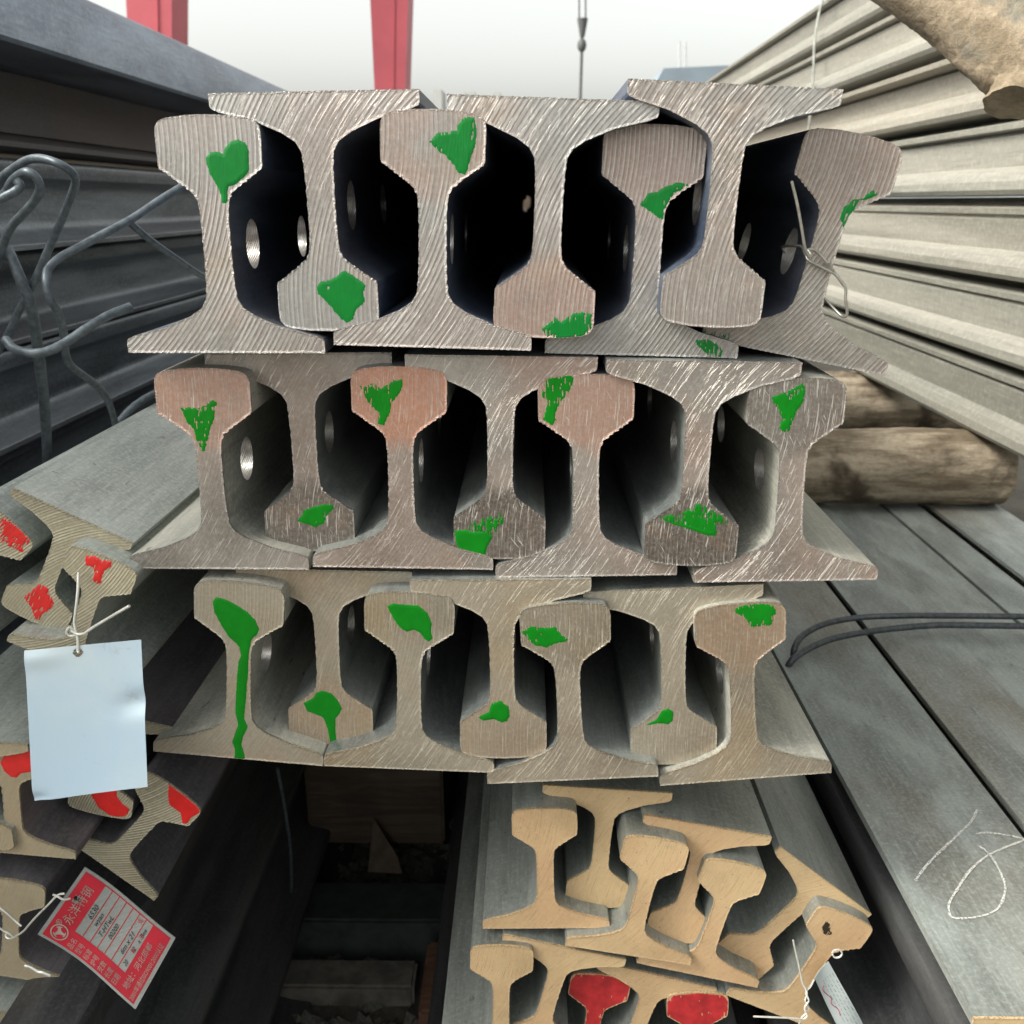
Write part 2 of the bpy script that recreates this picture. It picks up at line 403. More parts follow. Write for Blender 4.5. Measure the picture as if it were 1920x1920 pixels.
def paint(parent, poly, prof, mat, dry=0.0, seed=0, thick=.0006, cell=.00034, ang=0.0, name='paint_mark'):
    A = np.array(poly); m = .002
    xs = np.arange(A[:, 0].min()-m, A[:, 0].max()+m, cell); zs = np.arange(A[:, 1].min()-m, A[:, 1].max()+m, cell)
    X, Z = np.meshgrid(xs, zs, indexing='ij')
    d = pdist(X, Z, poly); e = pdist(X, Z, prof)
    u = X*math.cos(ang)+Z*math.sin(ang); v = -X*math.sin(ang)+Z*math.cos(ang)
    big = vnoise(X*260+seed, Z*260)-.5; st = vnoise(u*1900+seed*3, v*210)-.5; st2 = vnoise(u*3300+seed, v*420+9)-.5; sm = vnoise(X*900+seed, Z*900+5)-.5
    f = d+big*(.0003+.0016*dry)+sm*(.0002+.0006*dry)+st*(.0002+.0022*dry)
    hole = (st*.9+st2*.8+big*.5)
    keep = (f > 0) & (e > .00005)
    if dry > 0:
        depth = np.clip(d/.006, 0, 1)
        keep &= hole > -1+dry*1.5*(1-.5*depth)
    hgt = thick*np.clip(.25+np.minimum(f, .0022)/.0022*.75, .15, 1)*(1+(.06+.6*dry)*st+(.1+.3*dry)*big)
    hgt *= np.clip(.3+f/.0012, .3, 1)
    idx = -np.ones(X.shape, int); V = []; F = []
    K = keep[:-1, :-1] & keep[1:, :-1] & keep[1:, 1:] & keep[:-1, 1:]
    use = np.zeros(X.shape, bool)
    use[:-1, :-1] |= K; use[1:, :-1] |= K; use[1:, 1:] |= K; use[:-1, 1:] |= K
    inner = use.copy(); inner[1:-1, 1:-1] = K[1:, 1:] & K[:-1, 1:] & K[1:, :-1] & K[:-1, :-1]
    ii, jj = np.where(use); idx[ii, jj] = np.arange(len(ii))
    hh = np.where(inner, hgt, 0.00003)
    V = np.stack([X[ii, jj], -hh[ii, jj]-.00002, Z[ii, jj]], 1)
    a, b = np.where(K)
    F = np.stack([idx[a, b], idx[a+1, b], idx[a+1, b+1], idx[a, b+1]], 1)
    if not len(F): return None
    me = bpy.data.meshes.new(name); me.from_pydata(V.tolist(), [], F.tolist()); me.update(); shade(me, 180)
    return link(name, me, mat, parent)
def to_local(pose, pts):
    x0, z0, a, Y = pose; out = []
    for p in pts:
        q = at_y(p[0], p[1], Y); dx = q.x-x0; dz = q.z-H0-z0
        out.append((dx*math.cos(a)+dz*math.sin(a), -dx*math.sin(a)+dz*math.cos(a)))
    return out
def zpx(z, ox, oy, k): return [(ox+x*k, oy+y*k) for x, y in z]

def make_rail(pose, prof, bmesh_, fmat, label, group, seed, bmat=None):
    x, z, a, Y = pose
    r = empty('steel_rail', (x, Y, z+H0), (0, -a, 0))
    tag(r, label, 'rail', group)
    b = link('rail_body', bmesh_, None, r)
    if bmat is not None and not bmesh_.materials: bmesh_.materials.append(bmat)
    c = link('cut_face', cut_mesh(prof, seed), fmat, r)
    return r

M_SCALE = scale_mat('mill_scale', (.115, .13, .135), (.27, .29, .275), rustamt=.2, rough=.38, metal=.3, streak=(1, .2, 1))
M_BORE = face_mat('drilled_bore', spacing=.0014, metal=.75, rough=.3, pinkamt=0, darkamt=.3)
M_REDW = plain('worn_red_paint', (.42, .022, .026), .55, 0, 60, .3)
M_GREEN2 = plain('bright_green_enamel', (.0005, .17, .006), .3, 0, 90, .10, .3, .2, .0003)
M_GREEN = plain('green_enamel', (.0005, .165, .022), .28, 0, 90, .08, .35, .2, .0003, coat=.0)
M_RED = plain('red_enamel', (.66, .020, .018), .4, 0, 70, .12, .5, .2, .0003, coat=.1)

M_LIT = scale_mat('lit_mill_scale', (.20, .205, .185), (.42, .415, .365), rustamt=.2, rough=.5, metal=.1, streak=(1, .2, 1))  # lit copy of mill_scale: sky brightness on the outer rails' feet painted in
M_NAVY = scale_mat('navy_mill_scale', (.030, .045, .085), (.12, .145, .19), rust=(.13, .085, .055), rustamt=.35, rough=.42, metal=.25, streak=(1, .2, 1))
PM = profile()
BODY = [body_mesh('rail_body', PM, 7.6, (.052, .205)), body_mesh('rail_body', PM, 7.2, (.060, .215)), body_mesh('rail_body', PM, 7.9, (.047, .20))]
def FM(k, **kw): return face_mat('sawn_'+k.lower(), **kw)
TOP = dict(stripe=.66, scratch=.25, darkamt=.35, pinkamt=.25, pink=(.44, .275, .215))
MID = dict(base=(.385, .355, .325), light=(.74, .72, .68), pink=(.52, .25, .165), dark=(.095, .075, .06), stripe=.15, scratch=.9, darkamt=.5, pinkamt=.15, spacing=.0026)
BOT = dict(base=(.42, .38, .305), light=(.72, .68, .58), pink=(.45, .28, .18), dark=(.11, .09, .065), stripe=.28, scratch=.5, darkamt=.35, pinkamt=.12, warm=.35, spacing=.0027)
FACES = {
 'T1': dict(TOP, warm=.45), 'T2': dict(TOP), 'T3': dict(TOP, hp=.5, warm=.2), 'T4': dict(TOP, hp=.7), 'T5': dict(TOP, hp=.35),
 'T6': dict(TOP, base=(.33, .315, .295), scratch=.5, darkamt=.25), 'T7': dict(TOP, base=(.33, .30, .27), hp=.2),
 'M1': dict(MID, hp=.6, scratch=.6), 'M2': dict(MID, hd=.8), 'M3': dict(MID, hp=.95, scratch=.45), 'M4': dict(MID, pinkamt=.45, hd=.85),
 'M5': dict(MID, hp=.6, scratch=.75), 'M6': dict(MID, pinkamt=.3, hd=.9), 'M7': dict(MID, hd=.5),
 'B1': dict(BOT, scratch=.2, stripe=.35, darkamt=.12), 'B2': dict(BOT, hp=.4), 'B3': dict(BOT, darkamt=.45), 'B4': dict(BOT, hp=.25), 'B5': dict(BOT, darkamt=.7, scratch=.8, hd=.35),
 'B6': dict(BOT, darkamt=.5), 'B7': dict(BOT, hp=.6, darkamt=.5)}
LM = {
 'T1': 'upright rail at the left end of the top row, green heart-shaped daub on its head',
 'T2': 'upside-down rail, second in the top row, big green daub on its head',
 'T3': 'upright top-row rail with a brushed dull green daub at its head corner',
 'T4': 'upside-down rail in the middle of the top row, green paint along its head bottom',
 'T5': 'upright rail fifth from left in the top row, green daub where head meets web',
 'T6': 'unpainted upside-down rail raised highest in the top row, scratched shiny head',
 'T7': 'tilted rail at the right end of the top row, thin wire tied round its web',
 'M1': 'upright rail at the left end of the middle row, green streaks below its pink-tinted head',
 'M2': 'upside-down middle-row rail, second from left, small green patch on dark scratched head',
 'M3': 'upright middle-row rail with a salmon-pink head and a T-shaped green daub',
 'M4': 'upside-down rail at the centre of the middle row, solid green head corner',
 'M5': 'upright middle-row rail with slanting green brush strokes on the left edge of its head',
 'M6': 'upside-down middle-row rail with a wide scraped green wedge on its head',
 'M7': 'upright rail at the right end of the middle row, scraped green paint on its head',
 'B1': 'upright rail, left end of the bottom row, green paint run down to its foot',
 'B2': 'upside-down rail second from left in the bottom row, green blob dripping over its head',
 'B3': 'upright bottom-row rail, smooth round green blob with short drip on its head',
 'B4': 'upside-down rail in the middle of the bottom row, small green daub at its neck',
 'B5': 'upright bottom-row rail with the lowest foot, ragged green bar across its head',
 'B6': 'upside-down bottom-row rail with the smallest green dab, second from right',
 'B7': 'upright rail, right end of the bottom row, brushed green paint at its head top'}
z1 = (220, 130, .3854); z2 = (900, 130, .4271); z3 = (220, 640, .3854); z4 = (900, 640, .40625); z5 = (270, 1050, .3594); z6 = (860, 1050, .3854)
DAUB = {
 'T1': [(z1, .1, [(430,425),(450,402),(485,398),(512,412),(524,378),(545,350),(585,338),(625,355),(642,400),(640,500),(620,525),(575,560),(545,575),(535,600),(540,640),(525,655),(508,650),(503,610),(480,560),(450,510),(435,460)])],
 'T2': [(z1, .2, [(965,1060),(990,1030),(1040,1020),(1090,985),(1110,980),(1150,1005),(1210,1050),(1200,1090),(1205,1130),(1165,1170),(1150,1215),(1120,1235),(1085,1215),(1050,1170),(1010,1125),(975,1095)])],
 'T3': [(z1, .35, [(1520,350),(1555,305),(1610,300),(1650,295),(1660,260),(1690,230),(1735,235),(1750,300),(1745,360),(1725,420),(1710,480),(1690,515),(1660,500),(1630,460),(1600,420),(1560,400)])],
 'T4': [(z2, .45, [(268,1140),(310,1110),(330,1085),(360,1105),(400,1075),(450,1065),(497,1075),(490,1120),(480,1160),(440,1180),(380,1187),(300,1180)])],
 'T5': [(z2, .35, [(703,595),(735,545),(780,535),(810,515),(870,495),(925,505),(905,520),(850,550),(830,590),(820,640),(800,665),(765,640),(730,615)]),
        (z2, .5, [(945,1190),(1000,1185),(1040,1205),(1068,1235),(1060,1265),(1010,1268),(985,1240),(960,1215)])],
 'T7': [(z2, .4, [(1575,645),(1600,600),(1640,570),(1680,565),(1720,530),(1765,540),(1720,565),(1665,580),(1640,620),(1620,655),(1600,700),(1590,680)]),
        (z2, .75, [(965,1145),(1010,1145),(1040,1155),(1095,1160),(1090,1195),(1040,1188),(990,1175)])],
 'M1': [(z3, .42, [(305,320),(380,320),(430,310),(465,285),(485,300),(480,350),(455,420),(440,480),(430,530),(410,540),(390,490),(370,430),(340,390),(320,360)])],
 'M2': [(z3, .35, [(870,875),(905,835),(900,820),(960,805),(1000,790),(1050,795),(1055,815),(1020,850),(1005,890),(965,905),(920,890)])],
 'M3': [(z3, .4, [(1180,220),(1250,200),(1280,230),(1340,190),(1385,185),(1390,220),(1360,270),(1335,300),(1320,360),(1300,415),(1265,400),(1270,350),(1240,320),(1210,280)])],
 'M4': [(z3, .1, [(1640,920),(1690,915),(1730,925),(1800,925),(1830,950),(1800,1000),(1790,1050),(1740,1052),(1670,1035),(1650,990)]),
        (z3, .7, [(1700,915),(1730,880),(1800,855),(1870,832),(1885,860),(1870,900),(1830,950),(1780,930)])],
 'M5': [(z4, .5, [(300,180),(340,148),(400,145),(432,165),(425,210),(400,245),(370,280),(352,320),(350,365),(330,388),(290,360),(300,320),(310,280),(280,250),(290,215)])],
 'M6': [(z4, .55, [(820,810),(880,800),(930,790),(1000,750),(1050,765),(1100,795),(1160,830),(1110,850),(1085,900),(1040,895),(960,865),(880,840)]),
        (z4, .1, [(825,815),(900,835),(980,850),(1050,868),(1095,870),(1085,900),(1040,895),(960,865),(880,840)])],
 'M7': [(z4, .45, [(1340,260),(1390,240),(1440,220),(1490,195),(1505,230),(1500,270),(1470,310),(1450,350),(1425,410),(1400,425),(1380,400),(1395,360),(1380,320),(1360,300)])],
 'B1': [(z5, 0, [(357,215),(375,192),(420,200),(480,230),(540,270),(580,310),(603,360),(590,390),(560,420),(550,480),(545,560),(540,650),(530,760),(525,830),(545,870),(520,920),(510,960),(525,1010),(528,1035),(500,1048),(470,1035),(475,990),(458,950),(475,900),(490,860),(475,800),(478,700),(485,600),(492,530),(505,500),(495,450),(440,400),(395,330),(365,270)])],
 'B2': [(z5, 0, [(830,745),(880,720),(900,690),(935,680),(980,695),(1010,730),(1035,775),(1020,805),(1000,830),(1000,880),(1005,960),(970,965),(965,920),(950,860),(930,820),(880,800),(850,790)])],
 'B3': [(z5, 0, [(1265,240),(1300,225),(1370,232),(1430,235),(1480,275),(1503,330),(1500,380),(1508,410),(1485,430),(1460,410),(1440,380),(1410,365),(1370,375),(1330,350),(1300,305)])],
 'B4': [(z6, .15, [(90,765),(145,735),(160,695),(205,683),(245,715),(250,760),(235,785),(205,790),(170,775),(120,783)])],
 'B5': [(z6, .35, [(308,350),(350,322),(420,332),(475,325),(500,365),(540,385),(520,400),(480,405),(430,425),(370,415),(330,385)])],
 'B6': [(z6, .1, [(905,805),(960,775),(985,735),(1020,720),(1047,740),(1045,780),(1020,800),(970,795)])],
 'B7': [(z6, .45, [(1335,240),(1390,215),(1480,215),(1530,220),(1545,260),(1520,320),(1480,320),(1420,330),(1400,290),(1350,260)])]}
RAILS = {}
for i, (k, pose) in enumerate(MAIN.items()):
    r = make_rail(pose, PM, BODY[i % 3], FM(k, seed=i*1.7, **FACES[k]), LM[k], 'large rails in the green-marked bundle', 100+i)
    RAILS[k] = r
    if k[0] == 'T' or k in ('M1', 'B1', 'M7', 'B7'): sl_ = [o for o in COL.objects if o.parent == r and o.name.startswith('rail_body')][0].material_slots[0]; sl_.link = 'OBJECT'; sl_.material = M_NAVY if k[0] == 'T' else M_LIT
    for j, (zz, dry, pts) in enumerate(DAUB.get(k, [])):
        paint(r, to_local(pose, zpx(pts, *zz)), PM, M_GREEN if k[0] == 'T' else M_GREEN2, dry, seed=i*5+j, thick=.00045 if dry < .2 else .0003)

# --- lower right bundle, cream painted-looking flame-cut ends
PY = profile(108, 117.8, 26.6, 6.9)
M_SCALE_Y = scale_mat('rail_skin_warm', (.16, .175, .16), (.30, .32, .30), rustamt=.3, rough=.42, metal=.3, streak=(1, .2, 1))
BY = extrude('rail_body', PY, .0022, 6.4); shade(BY, 32)
CR = dict(base=(.58, .42, .235), light=(.68, .54, .34), dark=(.33, .20, .10), pink=(.58, .35, .19), pinkamt=.55, stripe=.2, scratch=.45, darkamt=.5, spacing=.002, metal=.05, rough=.5, pits=.8, scol=(.32, .19, .09), zj=.07)
M_CREAM = face_mat('cream_cut_face', **CR)
LY = {
 'Y1': 'small upright rail with cream end, top left of the lower bundle',
 'Y2': 'small upside-down rail with cream end, its foot touching the big bundle above',
 'Y3': 'small upright cream-ended rail leaning between two upside-down ones',
 'Y4': 'small upside-down cream-ended rail with a wide grey foot seen from above',
 'Y5': 'small upright cream-ended rail leaning left beside the steeply tilted one',
 'Y6': 'small upside-down cream-ended rail directly under the lower bundle\'s top left rail',
 'Y7': 'small upright rail with cream end, lowest left of the lower bundle',
 'Y8': 'steeply tilted upside-down cream-ended rail, flat grey foot facing upper right',
 'Y9': 'tilted cream-ended rail with a dark blot on its head, paper tag hanging behind',
 'Y10': 'small upside-down cream-ended rail between the two red-headed rails',
 'Y11': 'small rail with its head painted red, left of the two red heads',
 'Y12': 'small red-headed rail at the bottom edge, right of the other red head'}
for i, (k, pose) in enumerate(YEL.items()):
    r = make_rail(pose, PY, BY, M_CREAM, LY[k], 'small cream-ended rails in the lower bundle', 200+i, M_SCALE_Y)
    RAILS[k] = r
    if k in ('Y11', 'Y12'):
        poly = [(.0066, .045), (.008, .078), (.0262, .0925), (.0264, .108), (.022, .115), (0, .1175), (-.022, .115), (-.0264, .108), (-.0262, .0925), (-.008, .078), (-.0066, .045)]
        paint(r, poly, PY, M_REDW, .32, seed=i, thick=.0003)
    if k == 'Y9':
        paint(r, to_local(pose, [(1542,1735),(1548,1727),(1556,1733),(1556,1744),(1560,1752),(1550,1755),(1541,1748)]), PY, plain('black_grease', (.02,.014,.008), .5), .5, seed=8, thick=.0003, name='grease_spot')

# --- left bundle, coarse saw marks and red daubs
PR = profile(93.66, 94.07, 25.8, 6.3)
M_SCALE_R = scale_mat('rail_skin_blue', (.23, .255, .24), (.42, .45, .42), rustamt=.2, rough=.5, metal=.2, streak=(1, .2, 1))
BR = extrude('rail_body', PR, .0022, 5.6); shade(BR, 32)
BRd = BR.copy(); BRd.materials.clear(); BRd.materials.append(scale_mat('rail_skin_plum', (.07, .068, .078), (.15, .14, .15), rust=(.16, .11, .10), rustamt=.4, rough=.5, metal=.2, streak=(1, .2, 1)))
M_STR = face_mat('coarse_sawn', base=(.36, .325, .23), light=(.74, .69, .53), dark=(.07, .06, .04), pinkamt=.0, stripe=1.0, scratch=.1, darkamt=.45, spacing=.0021, C=(-.10, .115), metal=.25, rough=.45, seed=2)
M_BEI = face_mat('beige_cut_face', base=(.38, .33, .22), light=(.48, .43, .32), dark=(.2, .16, .1), pinkamt=.1, stripe=.1, scratch=.3, darkamt=.2, spacing=.0024, metal=.1, rough=.5, seed=5)
RED['R0'] = (-.447, -.285, -.785, .672)
RED['R5'] = (-.3452, -.5137, -.7387, .665)
RED['R4'] = (-.3243, -.3782, 2.8908, .672)
RED['R6'] = (-.415, -.3756, 3.10, .6265)
LR = {
 'R0': ('red-marked rail cut by the left edge of the photo, above the other red heads', M_STR),
 'R1': ('upside-down rail on the left bundle, broad grey foot upward, red on its head', M_STR),
 'R2': ('leaning rail with red-daubed ribbed head, blank white tag wired to it', M_STR),
 'R3': ('upright beige-ended rail left of the white tag, head covered in red', M_BEI),
 'R4': ('upside-down rail behind the lower edge of the white tag, red patch on ribbed head', M_STR),
 'R5': ('strongly tilted rail below the white tag, bright red head and scuffed pale foot', M_STR),
 'R6': ('upside-down rail at the left edge, thin beige foot just above the red-covered head', M_BEI),
 'R8': ('upright beige-ended rail at the left edge beside the red metal tag', M_BEI),
 'R9': ('lowest upside-down rail in the bottom left corner, flat grey foot upward', M_BEI)}
z8 = (0, 860, .21875); z9 = (0, 1300, .16667); z10 = (0, 1340, .3021)
DR = {'R0': (z8, .6, [(0,520),(60,520),(150,560),(240,620),(260,690),(230,760),(190,800),(130,780),(60,750),(0,720)]),
 'R1': (z8, .45, [(200,1190),(300,1100),(340,1070),(420,1110),(430,1170),(470,1240),(430,1290),(370,1330),(340,1385),(300,1370),(270,1290),(240,1240)]),
 'R2': (z8, .4, [(730,830),(800,830),(880,870),(960,880),(950,930),(900,960),(880,1000),(870,1060),(830,1075),(790,1050),(810,980),(790,930),(730,920)]),
 'R3': (z9, 0, [(0,780),(40,700),(130,660),(200,625),(270,600),(320,640),(480,650),(480,880),(330,885),(240,900),(190,950),(120,940),(50,880)]),
 'R4': (z9, 0, [(1020,1150),(1060,1100),(1310,1050),(1320,1160),(1380,1240),(1460,1300),(1440,1360),(1390,1385),(1310,1390),(1230,1370),(1100,1280),(1060,1200)]),
 'R5': (z10, 0, [(1048,430),(1120,450),(1200,500),(1245,560),(1240,610),(1190,640),(1160,680),(1130,675),(1120,610),(1050,560),(1040,500)])}
for i, (k, pose) in enumerate(RED.items()):
    r = make_rail(pose, PR, BRd if k in ('R3', 'R4', 'R5', 'R8') else BR, LR[k][1], LR[k][0], 'red-marked rails in the left bundle', 300+i, M_SCALE_R)
    RAILS[k] = r
    if k == 'R5': r.scale = (1.05, 1, 1.05)
    if k in DR:
        zz, dry, pts = DR[k]; sc_ = 1.05 if k == 'R5' else 1.0
        paint(r, [(a/sc_, b/sc_) for a, b in to_local(pose, zpx(pts, *zz))], PR, M_RED, dry, seed=50+i, thick=.0005)
# ------------------------------------------------------------------ ground and the pit between the bundles
n = N('yard_dirt'); p = n.n('ShaderNodeNewGeometry').outputs['Position']
c = n.mix(n.ramp(n.noise(p, 3, 6, .6), .35, .65), (.085, .075, .06), (.14, .125, .10)); c = n.mix(n.math('MULTIPLY', n.ramp(n.noise(p, 90, 4, .7), .45, .7), .5), c, (.2, .18, .15))
n.bump(n.noise(p, 60, 5, .7), .6, .01); M_DIRT = n.fin(c, .9)
g = mesh('ground', [(-600, -40, 0), (600, -40, 0), (600, 1500, 0), (-600, 1500, 0)], [(0, 1, 2, 3)])
tag(link('ground', g, M_DIRT), 'bare dirt yard under the rail stacks', kind='structure')
M_STONE = plain('gravel_stone', (.11, .105, .09), .85, 0, 200, .4)
rs = np.random.RandomState(5); V = []; F = []
for i in range(700):
    cx, cy = rs.uniform(-.34, -.02), rs.uniform(.8, 1.5); s = rs.uniform(.006, .02); b = len(V)
    for v in ((1, 0, 0), (-1, 0, 0), (0, 1, 0), (0, -1, 0), (0, 0, 1), (0, 0, -.6)):
        k = rs.uniform(.7, 1.2)*s; V.append((cx+v[0]*k+rs.normal()*s*.2, cy+v[1]*k+rs.normal()*s*.2, s*.3+v[2]*k*.8))
    for f in ((0, 2, 4), (2, 1, 4), (1, 3, 4), (3, 0, 4), (2, 0, 5), (1, 2, 5), (3, 1, 5), (0, 3, 5)): F.append(tuple(b+q for q in f))
tag(link('gravel', mesh('gravel', V, F), M_STONE), 'loose grey gravel at the bottom of the gap', kind='stuff')

def wood_mat(name, c1, c2, axis=0, rough=.75):
    n = N(name); o = n.obj(); k = [18, 18, 18]; k[axis] = 1.6
    a = n.noise(n.vmul(o, tuple(k)), 3.2, 6, .65, 1.2); b = n.noise(o, 9, 4)
    c = n.mix(n.ramp(a, .3, .7), c1, c2); c = n.mix(n.math('MULTIPLY', n.ramp(b, .45, .7), .5), c, tuple(v*.45 for v in c1))
    n.bump(a, .6, .004); return n.fin(c, rough)
M_BAULK = wood_mat('old_baulk', (.045, .03, .02), (.10, .072, .05))
M_CONC = plain('dirty_concrete', (.16, .15, .13), .9, 0, 30, .35, .3, .5, .003)
blk = [('timber_baulk', (-.325, -.125, 1.22, 1.42, .10, .36), M_BAULK, 'dark brown timber block upright at the back of the gap', 'timber'),
       ('sleeper_beam', (-.36, -.06, 1.09, 1.17, 0, .075), plain('tarred_wood', (.035, .045, .04), .8, 0, 40, .3), 'dark tarred sleeper across the gap in front of the brown block', 'sleeper'),
       ('concrete_kerb', (-.36, -.15, 1.015, 1.065, 0, .035), M_CONC, 'low grey concrete strip lying on the gravel', 'concrete strip'),
       ('timber_offcut', (-.135, -.06, .94, 1.06, 0, .07), wood_mat('red_brown_wood', (.13, .06, .035), (.22, .12, .07)), 'reddish brown timber offcut on the gravel', 'timber')]
for nm, (x0, x1, y0, y1, za, zb), mt, lb, ct in blk:
    tag(link(nm, box(nm, x0, x1, y0, y1, za, zb, .004), mt), lb, ct)
pc = mesh('paper_scrap', [(-.235, 1.19, .075), (-.185, 1.185, .077), (-.19, 1.19, .10), (-.225, 1.205, .155), (-.235, 1.192, .0753), (-.185, 1.187, .0773), (-.19, 1.192, .1003), (-.225, 1.207, .1553)],
          [(0, 1, 2, 3), (7, 6, 5, 4), (0, 4, 5, 1), (1, 5, 6, 2), (2, 6, 7, 3), (3, 7, 4, 0)])
tag(link('wood_chip', pc, plain('pale_chip', (.09, .065, .045), .8)), 'pale pointed wood chip leaning on the brown block', 'wood chip')

# dark rails flanking the gap, and more rails under the platform
P147 = profile(132, 147, 32.9, 8.8)
B147 = extrude('rail_body', P147, 0, 6.0); shade(B147, 32)
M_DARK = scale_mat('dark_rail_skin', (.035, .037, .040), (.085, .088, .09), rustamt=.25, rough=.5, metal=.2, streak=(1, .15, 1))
B147.materials.append(M_DARK)
def long_rail(me, x, z, a, y, label, group, name='steel_rail', cat='rail', sc=(1, 1, 1)):
    o = bpy.data.objects.new(name, me); COL.objects.link(o); o.location = (x, y, z+H0); o.rotation_euler = (0, -a, 0); o.scale = sc
    return tag(o, label, cat, group)
GD = 'dark rails stacked beside the gap'
long_rail(B147, -.372, -.735, 0, .30, 'dark rail under the tilted red-headed rail, left side of the gap', GD)
long_rail(B147, -.358, -.885, 0, .28, 'dark rail second up on the left side of the gap', GD)
long_rail(B147, -.35, -1.0+.002, 0, .26, 'lowest dark rail on the left side of the gap', GD, sc=(1, 1, .75))
long_rail(B147, -.505, -.77, 0, .3, 'dark rail in the bottom left, behind the red metal tag', GD)
long_rail(B147, -.05, -.895, 0, .32, 'dark olive rail on the right side of the gap, below the lower bundle', GD)
long_rail(B147, -.085, -.998, 0, .34, 'lowest dark rail on the right side of the gap', GD, sc=(1, 1, .7))
long_rail(B147, .075, -.92, 0, .75, 'dark rail hidden low beneath the red-headed rails', GD)
long_rail(B147, .20, -.93, 0, .70, 'dark rail low between the lower bundle and the platform', GD)

# ------------------------------------------------------------------ platform of upside-down rails, lower right
M_PLAT = scale_mat('plate_grey', (.165, .18, .17), (.30, .33, .315), rust=(.17, .135, .10), rustamt=.65, rough=.55, metal=.12, streak=(1, .35, 1), sc=.9, spk=.4)
def pl(W, H, y0, L, x, z, a, label, nm='steel_rail', face=False, grp='upside-down rails forming the platform'):
    P = profile(W*1000, H*1000, 33*W/.132, 8.8)
    me = extrude('rail_body', P, .002, L, 1); shade(me, 32)
    r = empty('steel_rail', (x, y0, z+H0), (0, -a, 0)); tag(r, label, 'rail', grp)
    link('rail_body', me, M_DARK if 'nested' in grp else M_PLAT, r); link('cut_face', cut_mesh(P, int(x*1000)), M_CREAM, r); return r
PI = math.pi
ZP = -.556
plate1 = pl(.136, .15, .561, 6.4, .3835, ZP, PI, 'wide grey upside-down rail with a white chalk scrawl on its foot')
pl(.106, .13, .36, 6.5, .5115, ZP+.002, PI, 'grey upside-down rail just right of the chalk-marked one')
pl(.106, .13, .33, 6.5, .6215, ZP-.004, PI, 'grey upside-down rail, third plate from the left of the platform')
pl(.066, .10, .33, 6.5, .711, ZP-.002, PI, 'narrow grey upside-down rail between the two black gaps')
pl(.130, .13, .33, 6.5, .822, ZP+.003, PI, 'grey upside-down rail at the right edge of the platform')
GU = 'rails nested below the platform'
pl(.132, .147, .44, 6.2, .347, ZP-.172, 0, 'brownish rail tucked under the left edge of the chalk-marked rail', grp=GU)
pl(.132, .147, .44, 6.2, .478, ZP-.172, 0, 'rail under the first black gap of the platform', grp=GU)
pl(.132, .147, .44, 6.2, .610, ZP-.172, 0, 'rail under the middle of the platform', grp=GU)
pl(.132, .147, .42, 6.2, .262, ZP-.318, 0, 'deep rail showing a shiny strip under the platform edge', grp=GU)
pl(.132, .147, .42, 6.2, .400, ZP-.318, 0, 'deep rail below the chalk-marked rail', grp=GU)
# chalk scrawl
M_CHALK = N('chalk'); _o = M_CHALK.obj()
_f = M_CHALK.ramp(M_CHALK.noise(_o, 650, 3, .7), .44, .52)
_t = M_CHALK.n('ShaderNodeBsdfTransparent'); _mx = M_CHALK.n('ShaderNodeMixShader')
M_CHALK.fin((.66, .66, .63), .95); M_CHALK.t.links.new(_f, _mx.inputs[0]); M_CHALK.t.links.new(_t.outputs[0], _mx.inputs[1]); M_CHALK.t.links.new(M_CHALK.b.outputs[0], _mx.inputs[2]); M_CHALK.t.links.new(_mx.outputs[0], M_CHALK.out.inputs[0])
def ribbon(name, P, w, mat, up=Vector((0, 0, 1)), n=6):
    pts = catmull(P, n); V = []; F = []
    for i, q in enumerate(pts):
        t = (pts[min(i+1, len(pts)-1)]-pts[max(i-1, 0)]).normalized(); s = t.cross(up).normalized()*w*(.6+.5*random.random())
        V += [q-s, q+s]
    for i in range(len(pts)-1): F.append((2*i, 2*i+1, 2*i+3, 2*i+2))
    return mesh(name, V, F)
zc = (1500, 1500, .21875)
def chalk(pts): return [at_z(x, y, ZP+.0006) for x, y in zpx(pts, *zc)]
s1 = ribbon('chalk_line', chalk([(1520,80),(1470,180),(1380,270),(1260,385),(1160,480),(1060,590),(990,690)]), .0014, None)
s2 = ribbon('chalk_line', chalk([(1510,290),(1580,278),(1650,282),(1780,300),(1900,325),(1935,335),(1850,370),(1700,430),(1580,495),(1450,610),(1350,760),(1280,880),(1280,970),(1320,1008),(1450,1010),(1600,980),(1710,910),(1760,760),(1720,620),(1650,500),(1590,430),(1520,385)]), .0012, None)
for s in (s1, s2):
    o = link('chalk_line', s, M_CHALK.m); o.parent = plate1; o.matrix_parent_inverse = (Matrix.Translation(plate1.location) @ Matrix.Rotation(-PI, 4, 'Y')).inverted()

# ------------------------------------------------------------------ left wall of stacked rails and the big beam on it
M_LEFT = scale_mat('left_stack_steel', (.04, .046, .054), (.20, .225, .245), rust=(.10, .07, .055), rustamt=.45, rough=.40, metal=.35, streak=(1, .10, 1), sc=.6)
PL = profile(128, 140, 34, 9)
BL = extrude('rail_body', PL, 0, 8.0, 1); shade(BL, 32); BL.materials.append(M_LEFT)
GL = 'dark rails stacked on the left'
ordl = ['topmost', 'second', 'third', 'fourth', 'fifth', 'sixth', 'lowest']
for k in range(7):
    zt = .074-.1425*(k+1); 
    long_rail(BL, -.864+(.012, -.006, .02, .004, -.01, .0, .0)[k], zt, 0, .30, ordl[k]+' dark rail in the pile on the left, under the big weathered beam', GL)
for k in range(3):
    long_rail(BL, -.735-.0*k, -.62-.1425*(k+.0)+0, 0, .8, ('upper', 'middle', 'lower')[k]+' dark rail of the short pile behind the bent rods', GL)
